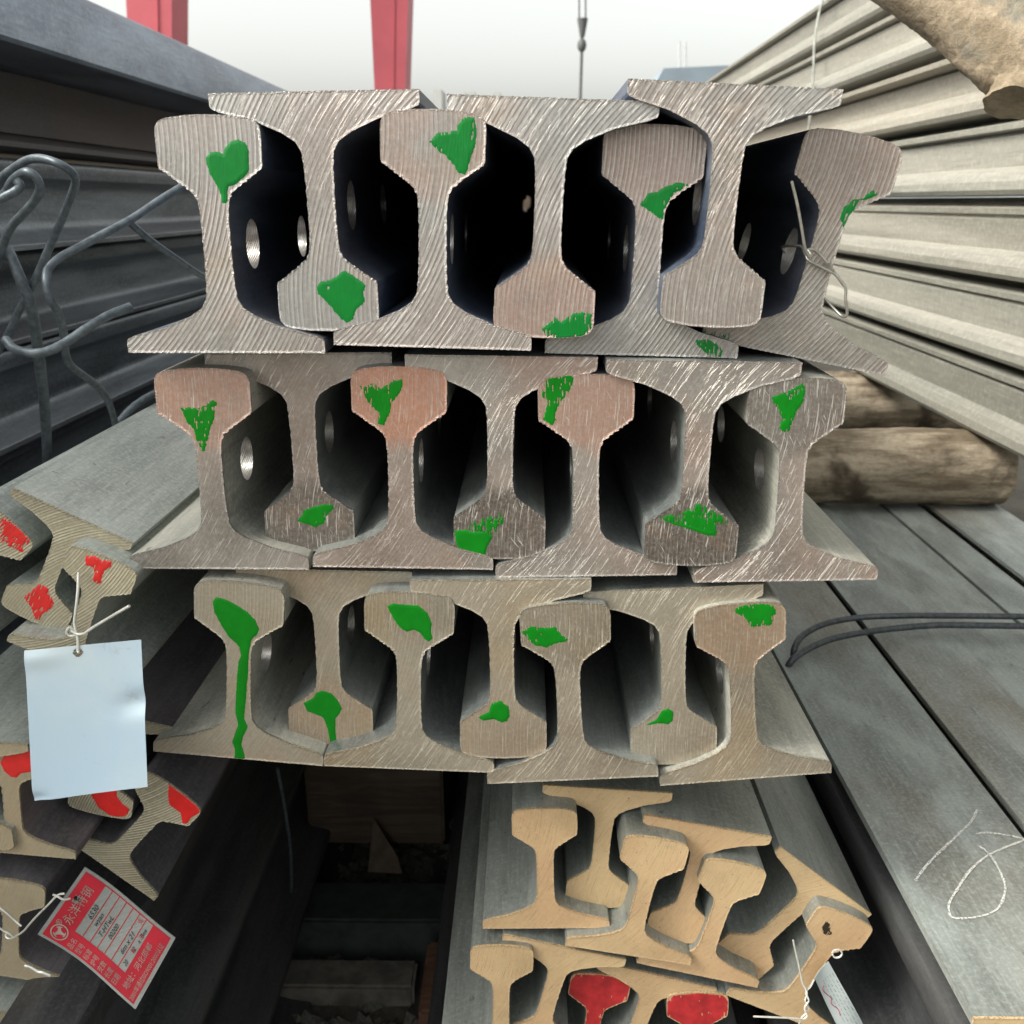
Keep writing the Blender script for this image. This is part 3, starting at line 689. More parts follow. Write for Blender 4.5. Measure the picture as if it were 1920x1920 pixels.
M_BEAM = scale_mat('weathered_beam', (.085, .105, .14), (.27, .31, .37), rust=(.17, .13, .12), rustamt=.4, rough=.42, metal=.35, streak=(1, .25, 1), sc=.45)
PB = [(-1.05, .080), (-.815, .080), (-.803, .086), (-.803, .096), (-.83, .106), (-.93, .125), (-.945, .15), (-.945, .21), (-.93, .228), (-.83, .236), (-.806, .240),
      (-.800, .246), (-.801, .262), (-.803, .300), (-.815, .345), (-.828, .364), (-.845, .372), (-1.05, .372)]
sb = empty('steel_beam', (-.9, 1.0, H0+.2)); tag(sb, 'big weathered blue-grey steel beam lying on top of the left pile', 'steel beam')
def in_place(nm, me, mat, par):
    o = link(nm, me, mat, None, 35); o.parent = par; o.matrix_parent_inverse = Matrix.Translation(par.location).inverted(); return o
PF = [(-1.05, .240), (-.806, .240), (-.800, .246), (-.801, .262), (-.803, .300), (-.815, .345), (-.828, .364), (-.845, .372), (-1.05, .372)]
PW = [(-1.05, .1295), (-.985, .1295), (-.990, .15), (-.990, .21), (-.985, .2385), (-1.05, .2385)]
PB_ = [(-1.05, .080), (-.815, .080), (-.803, .086), (-.803, .094), (-.83, .102), (-.985, .128), (-1.05, .128)]
up_ = lambda P: [(x, z+H0) for x, z in P]
M_WEB = scale_mat('shaded_rusty_web', (.018, .016, .016), (.055, .042, .036), rust=(.09, .035, .02), rustamt=.6, rough=.55, metal=.1, streak=(1, .3, 1), sc=.4)  # rust tone with the recess shade painted into web and bottom flange
in_place('top_flange', extrude('top_flange', up_(PF), .25, 5.2), M_BEAM, sb); in_place('web', extrude('web', up_(PW), .25, 5.2), M_WEB, sb); in_place('bottom_flange', extrude('bottom_flange', up_(PB_), .25, 5.2), M_WEB, sb)

# bent rods at the left
M_ROD = plain('grey_rod', (.12, .145, .165), .45, .4, 150, .3, .5, .4, .0006)
zl = (0, 270, .3281)
def pathy(pts, zz, Ys):
    q = zpx(pts, *zz); m = len(q); return [at_y(x, y, np.interp(i/(m-1), np.linspace(0, 1, len(Ys)), Ys)) for i, (x, y) in enumerate(q)]
rods = [
 ([(-60,260),(0,200),(60,150),(150,95),(230,82),(330,110),(410,160),(432,215),(410,290),(350,440),(270,620),(190,800),(120,930),(60,1060),(10,1150),(-40,1230)], (.84, .80, .86, .9), .0031, 'thick bent rod making the big loop at the left edge'),
 ([(-40,760),(10,600),(60,480),(130,400),(200,320),(228,250),(205,190),(150,160),(80,200),(30,280),(-20,330)], (.86, .82, .80, .84), .0033, 'blue-grey bent rod with the smaller loop inside the big one'),
 ([(30,590),(70,660),(120,780),(170,900),(200,1050),(220,1200),(245,1400),(262,1600),(272,1860)], (.86, .86, .90, .99), .0046, 'thickest rod hanging straight down behind the grey foot'),
 ([(1130,190),(1060,232),(900,330),(750,430),(600,510),(450,590),(340,650),(275,715),(265,790),(285,880),(330,960),(360,1060),(370,1160),(400,1260),(500,1340),(580,1410),(630,1500),(665,1620)], (.95, .86, .82, .86, .98), .0033, 'long rod bent like a hook, running from the top row rail down left'),
 ([(738,447),(860,550),(1000,650),(1100,720),(1190,775)], (.885, .95, 1.02), .0029, 'short straight rod crossing behind the hooked rod'),
 ([(32,1118),(80,1170),(180,1195),(280,1180),(380,1130),(500,1050),(620,980),(745,930)], (.80, .78, .80, .84), .0036, 'curved rod with its cut end pointing up right'),
 ([(670,1600),(740,1520),(820,1460),(890,1422)], (.98, 1.0, 1.03), .0037, 'short dark rod end above the grey foot of the left bundle'),
 ([(-30,330),(40,295),(95,265),(115,235),(90,205)], (.80, .80), .0032, 'small hooked rod end at the left edge')]
for pts, Ys, r, lb in rods:
    tag(link('bent_rod', tube('bent_rod', pathy(pts, zl, Ys), r*1.06, 12, 8, rfun=lambda u: 1+.02*math.sin(31*u)+.015*math.sin(77*u)), M_ROD), lb, 'steel rod', 'bent steel rods on the left')
tag(link('bent_rod', tube('bent_rod', [at_y(520, 1440, 1.0), at_y(535, 1520, 1.02), at_y(545, 1600, 1.05), at_y(545, 1680, 1.08), at_y(528, 1725, 1.1)], .0022, 8, 8), M_ROD), 'thin dark rod hanging down into the gap', 'steel rod', 'bent steel rods on the left')

# ------------------------------------------------------------------ right wall: pale rails stacked high, resting on two logs
M_PALE = scale_mat('pale_rail_skin', (.18, .18, .155), (.31, .30, .26), rust=(.33, .25, .175), rustamt=.35, rough=.5, metal=.1, streak=(1, .05, 1), sc=.4, spk=.15, bump=.2)
U = .137
def unit(deep, lip=.012, d0=.0):
    # distance out of the wall, height; the visible side only, closed at the back
    pts = [(-.01, .002), (.016, .004), (.022, .012), (.021, .026), (.014, .040), (.005, .047), (.002-deep, .050), (.006-deep, .100), (-.002-deep, .103), (-.002-deep, .106), (lip-.003, .109), (lip-.002, .118), (lip-.008, .121), (-.04, .123), (-.05, .1365)]
    P = [(-(d+d0)*U/.137, z) for d, z in pts]
    return P+[(.12, .1365), (.12, .002)]
GR = 'pale rails stacked high on the right'
specs = [(0, .012, 0), (0, .012, 0), (.0, .010, .002), (.004, .02, -.004), (.035, .014, .004), (.012, .012, 0), (.02, .010, -.012)]
nms = ['lowest', 'second lowest', 'third from the bottom', 'fourth from the bottom', 'deeply grooved fifth', 'second from the top', 'topmost']
for k, (dp, lp, d0) in enumerate(specs):
    me = extrude('steel_rail', unit(dp, lp, d0), .35, 7.5, 1); shade(me, 14)
    o = link('steel_rail', me, M_PALE); o.location = (.822, 0, H0-.408+U*k)
    tag(o, nms[k]+' pale sunlit rail in the high stack on the right', 'rail', GR)
tag(link('binding_wire', tube('binding_wire', [(.792, 3.0, H0+.12), (.79, 2.98, H0+.30), (.792, 3.0, H0+.45), (.83, 3.02, H0+.56), (.95, 3.0, H0+.57)], .0022*1.6, 6, 6), plain('thin_pale_wire', (.35, .36, .33), .5, .3)), 'thin pale wire looped over the right stack', 'wire')

def log_mesh(name, P, R, seg=40, rings=46, seed=0, rough=.06):
    rs = np.random.RandomState(seed); pts = catmull(P, max(2, rings//max(1, len(P)-1))); V = []; F = []; m = len(pts)
    t0 = (pts[1]-pts[0]).normalized(); nrm = t0.orthogonal().normalized(); ph = rs.rand(6)*6
    for i, q in enumerate(pts):
        t = (pts[min(i+1, m-1)]-pts[max(i-1, 0)]).normalized(); nrm = (nrm-t*nrm.dot(t)).normalized(); bn = t.cross(nrm); u = i/(m-1)
        for k in range(seg):
            a = 2*PI*k/seg
            d = 1+rough*(.5*math.sin(2*a+ph[0]+3*u)+.35*math.sin(3*a+ph[1]-7*u)+.3*math.sin(5*a+ph[2]+16*u)+.25*math.sin(9*a+ph[3]+25*u))+.012*rs.normal()
            r = (R if not callable(R) else R(u))*d
            V.append(q+(nrm*math.cos(a)+bn*math.sin(a))*r)
    for i in range(m-1):
        for k in range(seg):
            a, b = i*seg+k, i*seg+(k+1) % seg; F.append((a, b, b+seg, a+seg))
    F.append(tuple(range(seg))[::-1]); F.append(tuple(range((m-1)*seg, m*seg)))
    me = mesh(name, V, F); fix_normals(me); shade(me, 50); return me
def bark_mat(name, c1, c2, c3, s=14, bump=1.0, axis=(1, 3, 3)):
    n = N(name); o = n.obj(); v = n.vmul(o, axis)
    a = n.noise(v, s*.5, 6, .7, .12); b = n.noise(o, s*.5, 4, .6, .2); d = n.noise(o, s*5, 5, .7)
    c = n.mix(n.ramp(a, .38, .62), c1, c2); c = n.mix(n.ramp(b, .52, .66), c, c3)
    c = n.mix(n.math('MULTIPLY', n.ramp(d, .42, .7), .35), c, tuple(k*.4 for k in c1))
    n.bump(n.math('ADD', a, n.math('MULTIPLY', d, .5)), bump, .006); return n.fin(c, .8)
M_LOG = bark_mat('grey_log', (.15, .115, .075), (.40, .335, .25), (.06, .042, .026), 14, 1.0, (.7, 4, 4))
M_LOG2 = bark_mat('tan_log', (.20, .155, .10), (.33, .265, .185), (.19, .18, .145), 22, .8, (2, 2, 2))
tag(link('wooden_log', log_mesh('wooden_log', [(.25, 1.80, H0-.482), (.60, 1.81, H0-.481), (.81, 1.80, H0-.480), (.885, 1.80, H0-.480)], .073, seed=2), M_LOG), 'nearer mottled grey log under the right stack, bluntly cut right end', 'log', 'logs under the right stack')
tag(link('wooden_log', log_mesh('wooden_log', [(.2, 2.42, H0-.485), (.6, 2.42, H0-.48), (1.15, 2.43, H0-.478)], .075, seed=5), M_LOG), 'farther pale log mostly hidden behind the nearer log', 'log', 'logs under the right stack')
# leaning log in the top right corner
def P3(px, py, Y): return at_y(px, py, Y)
lg = log_mesh('wooden_log', [P3(1390, -280, 1.22), P3(1570, -147, 1.20), P3(1755, -10, 1.16), P3(1866, 75, 1.13), P3(1968, 155, 1.10)], lambda u: (.041+.003*math.sin(9*u))*(1 if u < .97 else .9), seed=9, rings=80, rough=.05)
L3 = empty('wooden_log', P3(1790, 30, 1.18)); tag(L3, 'rough tan log reaching in from the top right corner', 'log')
def child(nm, me, mat, par):
    o = link(nm, me, mat); o.parent = par; o.matrix_parent_inverse = Matrix.Translation(par.location).inverted(); return o
child('trunk', lg, M_LOG2, L3)
child('branch_stub', log_mesh('branch_stub', [P3(1930, 90, 1.11), P3(1900, 195, 1.09)], lambda u: .034+.004*math.sin(7*u)-.006*u, seed=4, rings=24, rough=.12), M_LOG2, L3)

# rod loops lying on the platform
M_ROD2 = plain('dark_rod', (.075, .085, .095), .42, .5, 150, .3, .5, .4, .0006)
zr = (1420, 880, .323)
def pathz(pts, hs): q = zpx(pts, *zr); m = len(q); return [at_z(x, y, ZP+float(np.interp(i/(m-1), np.linspace(0, 1, len(hs)), hs))) for i, (x, y) in enumerate(q)]
W1 = pathz([(1700,858),(1560,855),(1300,852),(1100,850),(860,850),(600,860),(400,895),(270,960),(215,1040),(215,1120),(240,1180)], (.03, .03, .03, .02, .008, -.03))
W2 = pathz([(1700,905),(1560,910),(1200,905),(1000,907),(700,935),(450,980),(300,1040),(200,1110),(178,1175),(215,1230)], (.02, .022, .02, .014, .006, -.035))
tag(link('bent_rod', tube('bent_rod', W1, .0041, 10, 8), M_ROD2), 'farther of the two dark rods curving across the platform', 'steel rod', 'rods lying on the platform')
tag(link('bent_rod', tube('bent_rod', W2, .0043, 10, 8), M_ROD2), 'nearer of the two dark rods curving across the platform', 'steel rod', 'rods lying on the platform')

# ------------------------------------------------------------------ thin wires
M_WIRE = plain('galvanised_wire', (.42, .41, .37), .35, .7, 200, .2)
zw = (1400, 280, .1875)
yw = MAIN['T7'][3]
wt = empty('tie_wire', at_y(1512, 470, yw-.006)); tag(wt, 'thin tie wire twisted round the web of the tilted top right rail', 'wire')
for pts, Ys in (([(450,320),(500,520),(545,760),(578,960),(600,1040),(625,1075),(640,1050),(615,1005),(680,1010),(760,1080),(830,1180),(875,1225)], (yw-.02, yw-.016, yw-.010, yw-.005, yw-.004)),
                ([(385,1030),(355,985),(400,965),(470,965),(550,975),(588,1050),(620,1110),(740,1175),(880,1245),(950,1330),(990,1390),(990,1500),(1005,1620),(990,1670),(950,1665),(880,1600),(765,1480)], (yw+.05, yw+.02, yw-.003, yw-.004, yw-.005, yw-.002, yw+.01)),
                ([(820,1130),(840,1180),(875,1225)], (yw-.006, yw-.004))):
    child('wire_strand', tube('wire_strand', pathy(pts, zw, Ys), .0010, 8, 8), M_WIRE, wt)

# ------------------------------------------------------------------ tags
def sheet(name, corners, nx, ny, th, bend, hole=None, hr=.0035):
    """a thin sheet spanned by 4 corners with gentle bends and an optional punched hole"""
    a, b, c, d = [Vector(p) for p in corners]; nrm = (b-a).cross(d-a).normalized(); W = (b-a).length; Hh = (d-a).length
    bm = bmesh.new(); vs = []
    for j in range(ny+1):
        row = []
        for i in range(nx+1):
            u, v = i/nx, j/ny; p = (a*(1-u)+b*u)*(1-v)+(d*(1-u)+c*u)*v
            row.append(bm.verts.new(p+nrm*bend(u, v)))
        vs.append(row)
    for j in range(ny):
        for i in range(nx):
            u, v = (i+.5)/nx, (j+.5)/ny
            if hole and math.hypot((u-hole[0])*W, (v-hole[1])*Hh) < hr: continue
            bm.faces.new((vs[j][i], vs[j][i+1], vs[j+1][i+1], vs[j+1][i]))
    for v in list(bm.verts):
        if not v.link_faces: bm.verts.remove(v)
    ge = bmesh.ops.extrude_face_region(bm, geom=bm.faces[:]); 
    bmesh.ops.translate(bm, verts=[g for g in ge['geom'] if isinstance(g, bmesh.types.BMVert)], vec=-nrm*th)
    bmesh.ops.recalc_face_normals(bm, faces=bm.faces)
    me = bpy.data.meshes.new(name); bm.to_mesh(me); bm.free(); shade(me, 40); return me
_n = N('white_sheet_metal'); _o = _n.obj(); _c = _n.mix(_n.ramp(_n.noise(_o, 9, 3), .35, .65), (.48, .63, .76), (.62, .72, .76))
_c = _n.mix(_n.math('MULTIPLY', _n.ramp(_n.noise(_o, 45, 5, .7, .6), .60, .72), .35), _c, (.35, .38, .42)); _c = _n.mix(_n.ramp(_n.noise(_o, 210, 1), .80, .83), _c, (.15, .15, .18))
_n.bump(_n.noise(_o, 26, 4, .6, .8), .35, .0012); M_TAG = _n.fin(_c, .38, .1)
tw = RED['R2'][3]-.022
wtag = empty('blank_tag', at_y(148, 1222, tw)); tag(wtag, 'blank white metal tag hanging by wire in front of the left bundle', 'tag')
cs = [at_y(47, 1219, tw), at_y(265, 1199, tw+.004), at_y(277, 1475, tw-.012), at_y(62, 1504, tw-.016)]
bend = lambda u, v: .0022*math.sin(u*3)*math.sin(v*2.4)+.0035*math.exp(-((u-.95)**2/.03+(v-.42)**2/.006))+.003*math.exp(-((u-.02)**2/.01+(v-.99)**2/.002))-.002*math.exp(-((u-.1)**2/.05+(v-.06)**2/.004))
child('tag_sheet', sheet('tag_sheet', cs, 110, 130, .0006, bend, (.455, .045)), M_TAG, wtag)
zw8 = (0, 860, .21875); yt = tw-.002
for pts, Ys in (([(672,975),(670,1040),(665,1150),(650,1290),(637,1400),(648,1470),(668,1560),(667,1640),(672,1665)], (tw+.018, tw+.008, tw+.002, tw-.001)),
                ([(600,1435),(572,1485),(600,1520),(650,1510),(640,1475),(600,1440)], (tw+.006, tw+.004)),
                ([(610,1475),(660,1502),(720,1498),(800,1445),(950,1355),(1110,1262)], (tw+.002, tw, tw-.005))):
    child('wire_strand', tube('wire_strand', pathy(pts, zw8, Ys), .0011, 8, 8), plain('white_wire', (.6, .6, .55), .4, .3), wtag)

# red printed metal tag
yr = .585
TL, TR, BRr, BLl = at_y(71, 1751, yr), at_y(158, 1627, yr+.004), at_y(330, 1757, yr+.010), at_y(256, 1889, yr-.006)
rt = empty('red_metal_tag', at_y(120, 1690, yr)); tag(rt, 'red and silver printed metal tag wired among the lower left rails', 'tag')
ex = (TR-TL); ey = (BLl-TL); Wt = ex.length; Ht = ey.length
rbend = lambda u, v: .0025*math.sin(PI*v)+.0015*math.sin(5*v+u)
M_ALU = face_mat('tag_aluminium', base=(.40, .44, .43), light=(.55, .58, .56), dark=(.25, .27, .27), pinkamt=0, stripe=.0, scratch=.05, darkamt=.2, metal=.6, rough=.35, pits=.1)
child('tag_sheet', sheet('tag_sheet', [TL, TR, BRr, BLl], 90, 130, .0006, rbend, (.62, .10), .0030), M_ALU, rt)
M_TRED = plain('tag_red_print', (.42, .018, .035), .4, .1, 40, .15)
M_TINK = plain('tag_ink', (.02, .02, .025), .5); M_TSIL = plain('tag_silver_print', (.36, .29, .26), .45, .3)
tn = (TR-TL).cross(BLl-TL).normalized()
if tn.y > 0: tn = -tn

def tp(u, v, lift=.0003):
    p = (TL*(1-u)+TR*u)*(1-v)+(BLl*(1-u)+BRr*u)*v; lift += .0006; s = (TR-TL).cross(BLl-TL).normalized()
    return p+s*rbend(u, v)+tn*lift
def rect_print(rects, mat, name, lift, hole=None):
    V = []; F = []
    for u0, v0, u1, v1 in rects:
        nu = max(1, int((u1-u0)*40)); nv = max(1, int((v1-v0)*50))
        for i in range(nu):
            for j in range(nv):
                a, b, c, d = u0+(u1-u0)*i/nu, v0+(v1-v0)*j/nv, u0+(u1-u0)*(i+1)/nu, v0+(v1-v0)*(j+1)/nv
                if hole and math.hypot(((a+c)/2-hole[0])*Wt, ((b+d)/2-hole[1])*Ht) < .0036: continue
                k = len(V); V += [tp(a, b, lift), tp(c, b, lift), tp(c, d, lift), tp(a, d, lift)]; F.append((k, k+1, k+2, k+3))
    me = mesh(name, V, F); fix_normals(me); return child(name, me, mat, rt)
e = .035; lw = .004; rows = [.235+.0765*i for i in range(8)]; xl = .27
R_ = [(e, .03, 1-e, .235), (e, .235, xl, .77), (e, .77, 1-e, .965), (1-e-.014, .235, 1-e, .77)]
for v in rows[1:7]: R_.append((xl, v-lw, 1-e-.014, v+lw))
rect_print(R_, M_TRED, 'red_print', .00025, (.62, .10))
def text_print(items, mat, name, lift):
    V = []; F = []
    for s, u, v, h, sx, shear in items:
        cu = bpy.data.curves.new('t', 'FONT'); cu.body = s; cu.size = 1; cu.resolution_u = 2; cu.shear = shear
        o = bpy.data.objects.new('t', cu); COL.objects.link(o); bpy.context.view_layer.update()
        me = bpy.data.meshes.new_from_object(o.evaluated_get(bpy.context.evaluated_depsgraph_get()))
        k = len(V); hh = h
        for q in me.vertices: V.append(tp(u+q.co.x*hh*Ht/Wt*sx, v-q.co.y*hh, lift))
        F += [tuple(k+i for i in p.vertices) for p in me.polygons]
        bpy.data.objects.remove(o); bpy.data.curves.remove(cu); bpy.data.meshes.remove(me)
    me = mesh(name, V, F); fix_normals(me); return child(name, me, mat, rt)
lab = ['品名', '型号', '标准', '炉号', '支数', '长度', '日期']
it = [(s, .06, rows[i]+.060, .062, .85, 0) for i, s in enumerate(lab)]
it += [('永洋特钢', .30, .175, .105, .95, 0), ('地址：河北邯郸', .12, .86, .068, 1.0, 0), ('2001年通过ISO9001:2000认证', .06, .945, .056, .82, 0), ('®', .235, .11, .07, 1, 0)]
text_print(it, M_TSIL, 'silver_lettering', .0005)
text_print([('6530', .50, rows[0]+.062, .07, 1, .3), ('wyan', .47, rows[1]+.055, .065, 1, .3), ('T-HTwL', .40, rows[2]+.062, .065, 1, .3), ('00200', .46, rows[3]+.062, .06, 1, .3),
            ('6m x 21', .42, rows[5]+.060, .062, 1.1, .3), ('20      12    x  Box', .33, rows[6]+.058, .055, .95, .3)], M_TINK, 'handwriting', .0005)
text_print([('支', .86, rows[5]+.055, .05, 1, 0), ('年', .52, rows[6]+.055, .045, 1, 0), ('月', .72, rows[6]+.055, .045, 1, 0)], M_TRED, 'red_lettering', .0006)
# round emblem: ring with a three-armed star
V = []; F = []; cu_, cv_ = .165, .135; Rr_ = .075
def ring(r0, r1, a0, a1, n):
    for i in range(n):
        a, b = a0+(a1-a0)*i/n, a0+(a1-a0)*(i+1)/n; k = len(V)
        for r, t in ((r0, a), (r1, a), (r1, b), (r0, b)): V.append(tp(cu_+r*math.cos(t)*Ht/Wt, cv_+r*math.sin(t), .0005))
        F.append((k, k+1, k+2, k+3))
ring(Rr_*.86, Rr_, 0, 2*PI, 40)
for t in (PI/2, PI/2+2*PI/3, PI/2+4*PI/3):
    k = len(V); 
    for rr, ww in ((.0, .25), (.6, .12), (.6, -.12), (.0, -.25)):
        V.append(tp(cu_+(rr*math.cos(t)-ww*math.sin(t))*Rr_*Ht/Wt, cv_+(rr*math.sin(t)+ww*math.cos(t))*Rr_, .0005))
    F.append((k, k+1, k+2, k+3)); ring(Rr_*.6, Rr_*.72, t-.5, t+.5, 8)
me = mesh('emblem', V, F); fix_normals(me); child('emblem', me, M_TSIL, rt)
M_WW = plain('white_tag_wire', (.6, .6, .55), .4, .3)
zt_ = (0, 1600, .16667)
for pts, Ys in (([(790,510),(715,520),(640,480),(600,465)], (yr-.002, yr-.006, yr)), ([(725,455),(670,460),(625,490),(560,560),(420,700),(330,800),(270,870),(200,920),(120,960),(70,940),(80,900),(150,940)], (yr-.004, yr+.0, yr+.01, yr+.015)),
                ([(-20,600),(60,660),(150,740),(240,820)], (yr+.02, yr+.016)), ([(-20,830),(40,870),(100,900),(150,940)], (yr+.012, yr+.012))):
    child('wire_strand', tube('wire_strand', pathy(pts, zt_, Ys), .0008, 6, 6), M_WW, rt)
tag(link('tie_wire', tube('tie_wire', pathy([(280,1262),(330,1275),(380,1300),(430,1330),(480,1340),(570,1375)], zt_, (.60, .598)), .0012, 6, 6), M_WW), 'short white wire end on the grey foot in the lower left', 'wire')

# crumpled paper tag and wires at the lower right bundle
yp = .672
pt = empty('paper_tag', at_y(1560, 1840, yp)); tag(pt, 'pale paper tag with faint pencilled writing hanging under the blotted rail', 'tag')
cp = [at_y(1527, 1833, yp), at_y(1556, 1806, yp+.004), at_y(1640, 1960, yp+.01), at_y(1590, 1965, yp)]
child('tag_sheet', sheet('tag_sheet', cp, 40, 60, .0004, lambda u, v: .003*math.sin(4*v+2*u)+.004*u*v), plain('pale_paper', (.50, .56, .56), .7, 0, 30, .08), pt)
V = []; F = []
pn = (Vector(cp[1])-Vector(cp[0])).cross(Vector(cp[3])-Vector(cp[0])).normalized(); sgn = -1 if pn.y > 0 else 1
def pp(u, v, l=.0006):
    a, b, c, d = [Vector(q) for q in cp]; q = (a*(1-u)+b*u)*(1-v)+(d*(1-u)+c*u)*v; return q+pn*(.003*math.sin(4*v+2*u)+.004*u*v)+pn*sgn*l
rs = np.random.RandomState(9)
for ln in range(5):
    u = .32+.14*ln; v = .12
    while v < .85:
        L_ = rs.uniform(.02, .06); k = len(V); V += [pp(u, v), pp(u+.02, v), pp(u+.03*rs.rand()+.02, v+L_), pp(u+.03*rs.rand(), v+L_)]; F.append((k, k+1, k+2, k+3)); v += L_+rs.uniform(.01, .03)
child('pencil_lines', mesh('pencil_lines', V, F), plain('pencil', (.2, .22, .25), .8), pt)
child('red_squiggle', tube('red_squiggle', [pp(.25, .18), pp(.12, .22), pp(.22, .3), pp(.3, .36), pp(.2, .42), pp(.35, .5), pp(.3, .58)], .0004, 5, 6), plain('red_pen', (.5, .1, .15), .7), pt)
zz4 = (1500, 1500, .21875)
for pts, Ys in (([(-60,1200),(-10,1420),(20,1560),(60,1650),(45,1720),(75,1780),(40,1840),(10,1870),(-20,1960)], (yp+.0, yp-.01, yp-.015)), ([(120,1540),(90,1600),(50,1650),(75,1720),(40,1780),(60,1850),(20,1880),(-60,1870),(-400,1855)], (yp, yp-.01, yp-.016, yp-.02)),
                ([(275,1310),(300,1285),(340,1285),(360,1315),(340,1345),(300,1350),(278,1325)], (yp-.004, yp-.004))):
    child('wire_strand', tube('wire_strand', pathy(pts, zz4, Ys), .0008, 6, 6), M_WW, pt)

# ------------------------------------------------------------------ distance
M_GRED = plain('gantry_red', (.46, .085, .11), .5, 0, 1.5, .06, .5, 0)
def gantry(px0, px1, qx0, qx1, Y, label, top=14):
    """tapering box leg of a gantry crane; px at the foot level of the photo's row 165, q at row 0"""
    a0, a1 = at_y(px0, 165, Y), at_y(px1, 165, Y); b0, b1 = at_y(qx0, 0, Y), at_y(qx1, 0, Y)
    def ex_(p, q, z): t = (z-p.z)/(q.z-p.z); return p.x+(q.x-p.x)*t
    r = empty('gantry_leg', ((a0.x+a1.x)/2, Y, 0)); tag(r, label, 'crane leg', 'red gantry crane legs')
    V = []; D = 1.1
    for z in (0.0, top):
        x0, x1 = ex_(a0, b0, z), ex_(a1, b1, z); V += [(x0, Y, z), (x1, Y, z), (x1+.0, Y+D, z), (x0, Y+D, z)]
    me = mesh('leg_box', V, [(0, 1, 5, 4), (1, 2, 6, 5), (2, 3, 7, 6), (3, 0, 4, 7), (3, 2, 1, 0), (4, 5, 6, 7)]); fix_normals(me)
    child('leg_box', me, M_GRED, r)
    V = []
    for z in (0.0, top):
        x1 = ex_(a1, b1, z); k = .26+.018*z
        V += [(x1-k, Y-.03, z), (x1-k+.05, Y-.03, z), (x1-k+.05, Y+.002, z), (x1-k, Y+.002, z)]
    me = mesh('stiffener', V, [(0, 1, 5, 4), (1, 2, 6, 5), (2, 3, 7, 6), (3, 0, 4, 7), (3, 2, 1, 0), (4, 5, 6, 7)]); fix_normals(me); child('stiffener', me, M_GRED, r)
gantry(702, 760, 694, 765, 26, 'red gantry crane leg rising behind the top row, nearer the centre')
gantry(245, 322, 236, 322, 24, 'red gantry crane leg at the top left above the weathered beam')
hk = empty('crane_hook', at_y(1092, 60, 22)); tag(hk, 'crane hook block hanging on cables against the sky', 'crane hook')
M_HK = plain('hook_grey', (.10, .105, .11), .6, .2, 5, .2, .5, 0)
for dx in (-6, 6): child('cable', tube('cable', [at_y(1092+dx, -160, 22), at_y(1092+dx, 45, 22)], .018, 6, 1), M_HK, hk)
c0 = at_y(1092, 52, 22)
hb = bmesh.new(); g = bmesh.ops.create_cone(hb, cap_ends=True, segments=16, radius1=.05, radius2=.11, depth=.34); bmesh.ops.translate(hb, verts=hb.verts, vec=c0-Vector((0, 0, .0)))
me = bpy.data.meshes.new('pulley_block'); hb.to_mesh(me); hb.free(); child('pulley_block', me, M_HK, hk)
hb = bmesh.new(); bmesh.ops.create_uvsphere(hb, u_segments=14, v_segments=10, radius=.095); bmesh.ops.scale(hb, vec=(1, 1, 1.4), verts=hb.verts); bmesh.ops.translate(hb, verts=hb.verts, vec=at_y(1091, 85, 22))
me = bpy.data.meshes.new('ball_weight'); hb.to_mesh(me); hb.free(); shade(me, 180); child('ball_weight', me, M_HK, hk)
child('hook', tube('hook', [at_y(1092, 60, 22), at_y(1091, 85, 22), at_y(1090, 120, 22), at_y(1088, 185, 22), at_y(1087, 260, 22), at_y(1082, 275, 22), at_y(1078, 262, 22)], .032, 8, 4), M_HK, hk)
M_BLUE = plain('blue_roof', (.20, .25, .30), .6, 0, .5, .1, .5, 0)
b0 = at_y(1228, 128, 60); b1 = at_y(1600, 112, 60)
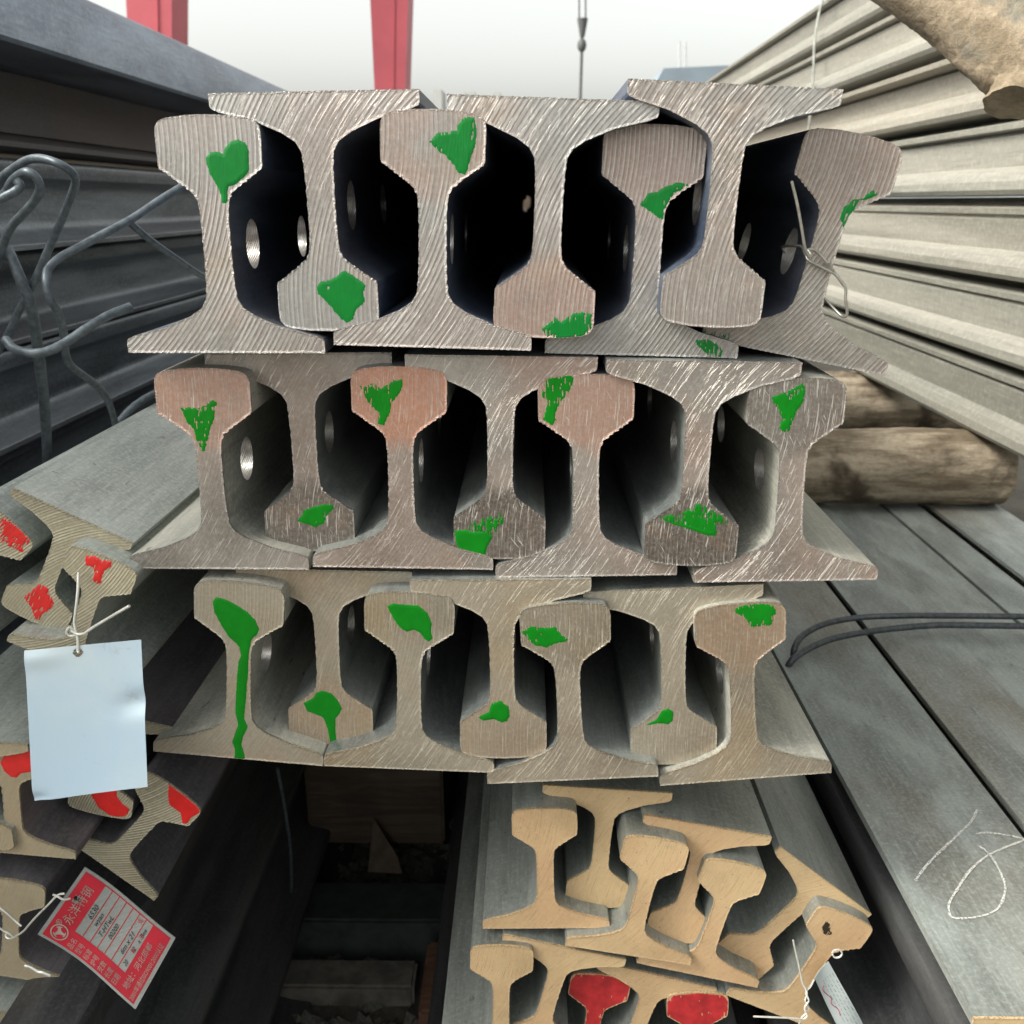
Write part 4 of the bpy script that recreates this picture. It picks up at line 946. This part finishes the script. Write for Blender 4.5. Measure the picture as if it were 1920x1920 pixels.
bl = empty('workshop_building', (b0.x, 60, 0)); tag(bl, 'low blue-grey workshop roofline behind the right stack', 'building')
child('wall', box('wall', b0.x+.4, b0.x+26, 60.4, 75, 0, b0.z-.9), plain('workshop_wall', (.3, .34, .36), .8, 0, .5, .1, .5, 0), bl)
rz = b0.z
me = mesh('roof', [(b0.x, 60, rz-.9), (b0.x+27, 60, rz-.3), (b0.x+27, 60, rz+.9), (b0.x+.5, 60, rz), (b0.x, 76, rz-.9), (b0.x+27, 76, rz-.3), (b0.x+27, 76, rz+.9), (b0.x+.5, 76, rz)],
          [(0, 1, 2, 3), (7, 6, 5, 4), (0, 4, 5, 1), (3, 2, 6, 7), (0, 3, 7, 4), (1, 5, 6, 2)]); fix_normals(me); child('roof', me, M_BLUE, bl)
for px in (1274, 1285): tag(link('antenna_pole', tube('antenna_pole', [at_y(px, 150, 62), at_y(px, 78, 62)], .06, 6, 1), plain('pole_grey', (.45, .46, .47), .7, 0, 5, .1, .5, 0)), 'thin pole standing on the workshop roof, '+('left' if px < 1280 else 'right')+' of the pair', 'pole', 'poles on the workshop roof')
# far skyline
M_SKYL = plain('far_town', (.43, .44, .43), .9, 0, .05, .08, .5, 0)
for i, (p0, p1, py) in enumerate(((812, 828, 164), (868, 890, 169), (922, 938, 170), (655, 668, 165), (590, 604, 166))):
    a = at_y(p0, py+3, 160); b = at_y(p1, py+3, 160)
    tag(link('tower_block', box('tower_block', a.x, b.x, 160, 168, 0, a.z), M_SKYL), ('pale far tower block showing in the gap left of the middle foot', 'pale far block just above the middle top rail', 'pale far block right of centre above the middle top rail', 'faint far block right below the red crane leg', 'faint far block left of the red crane leg')[i], 'building')
# pile of sleepers closing the view far behind the rails
for k in range(6):
    tag(link('timber_stack', box('timber_stack', -2.2+.02*k, 2.4-.03*k, 11, 11.3, .0+.22*k, .215+.22*k, .01), M_BAULK), 'dark timber baulk, number '+('one', 'two', 'three', 'four', 'five', 'six')[k]+' up in the pile far behind the rails', 'timber', 'far timber pile')
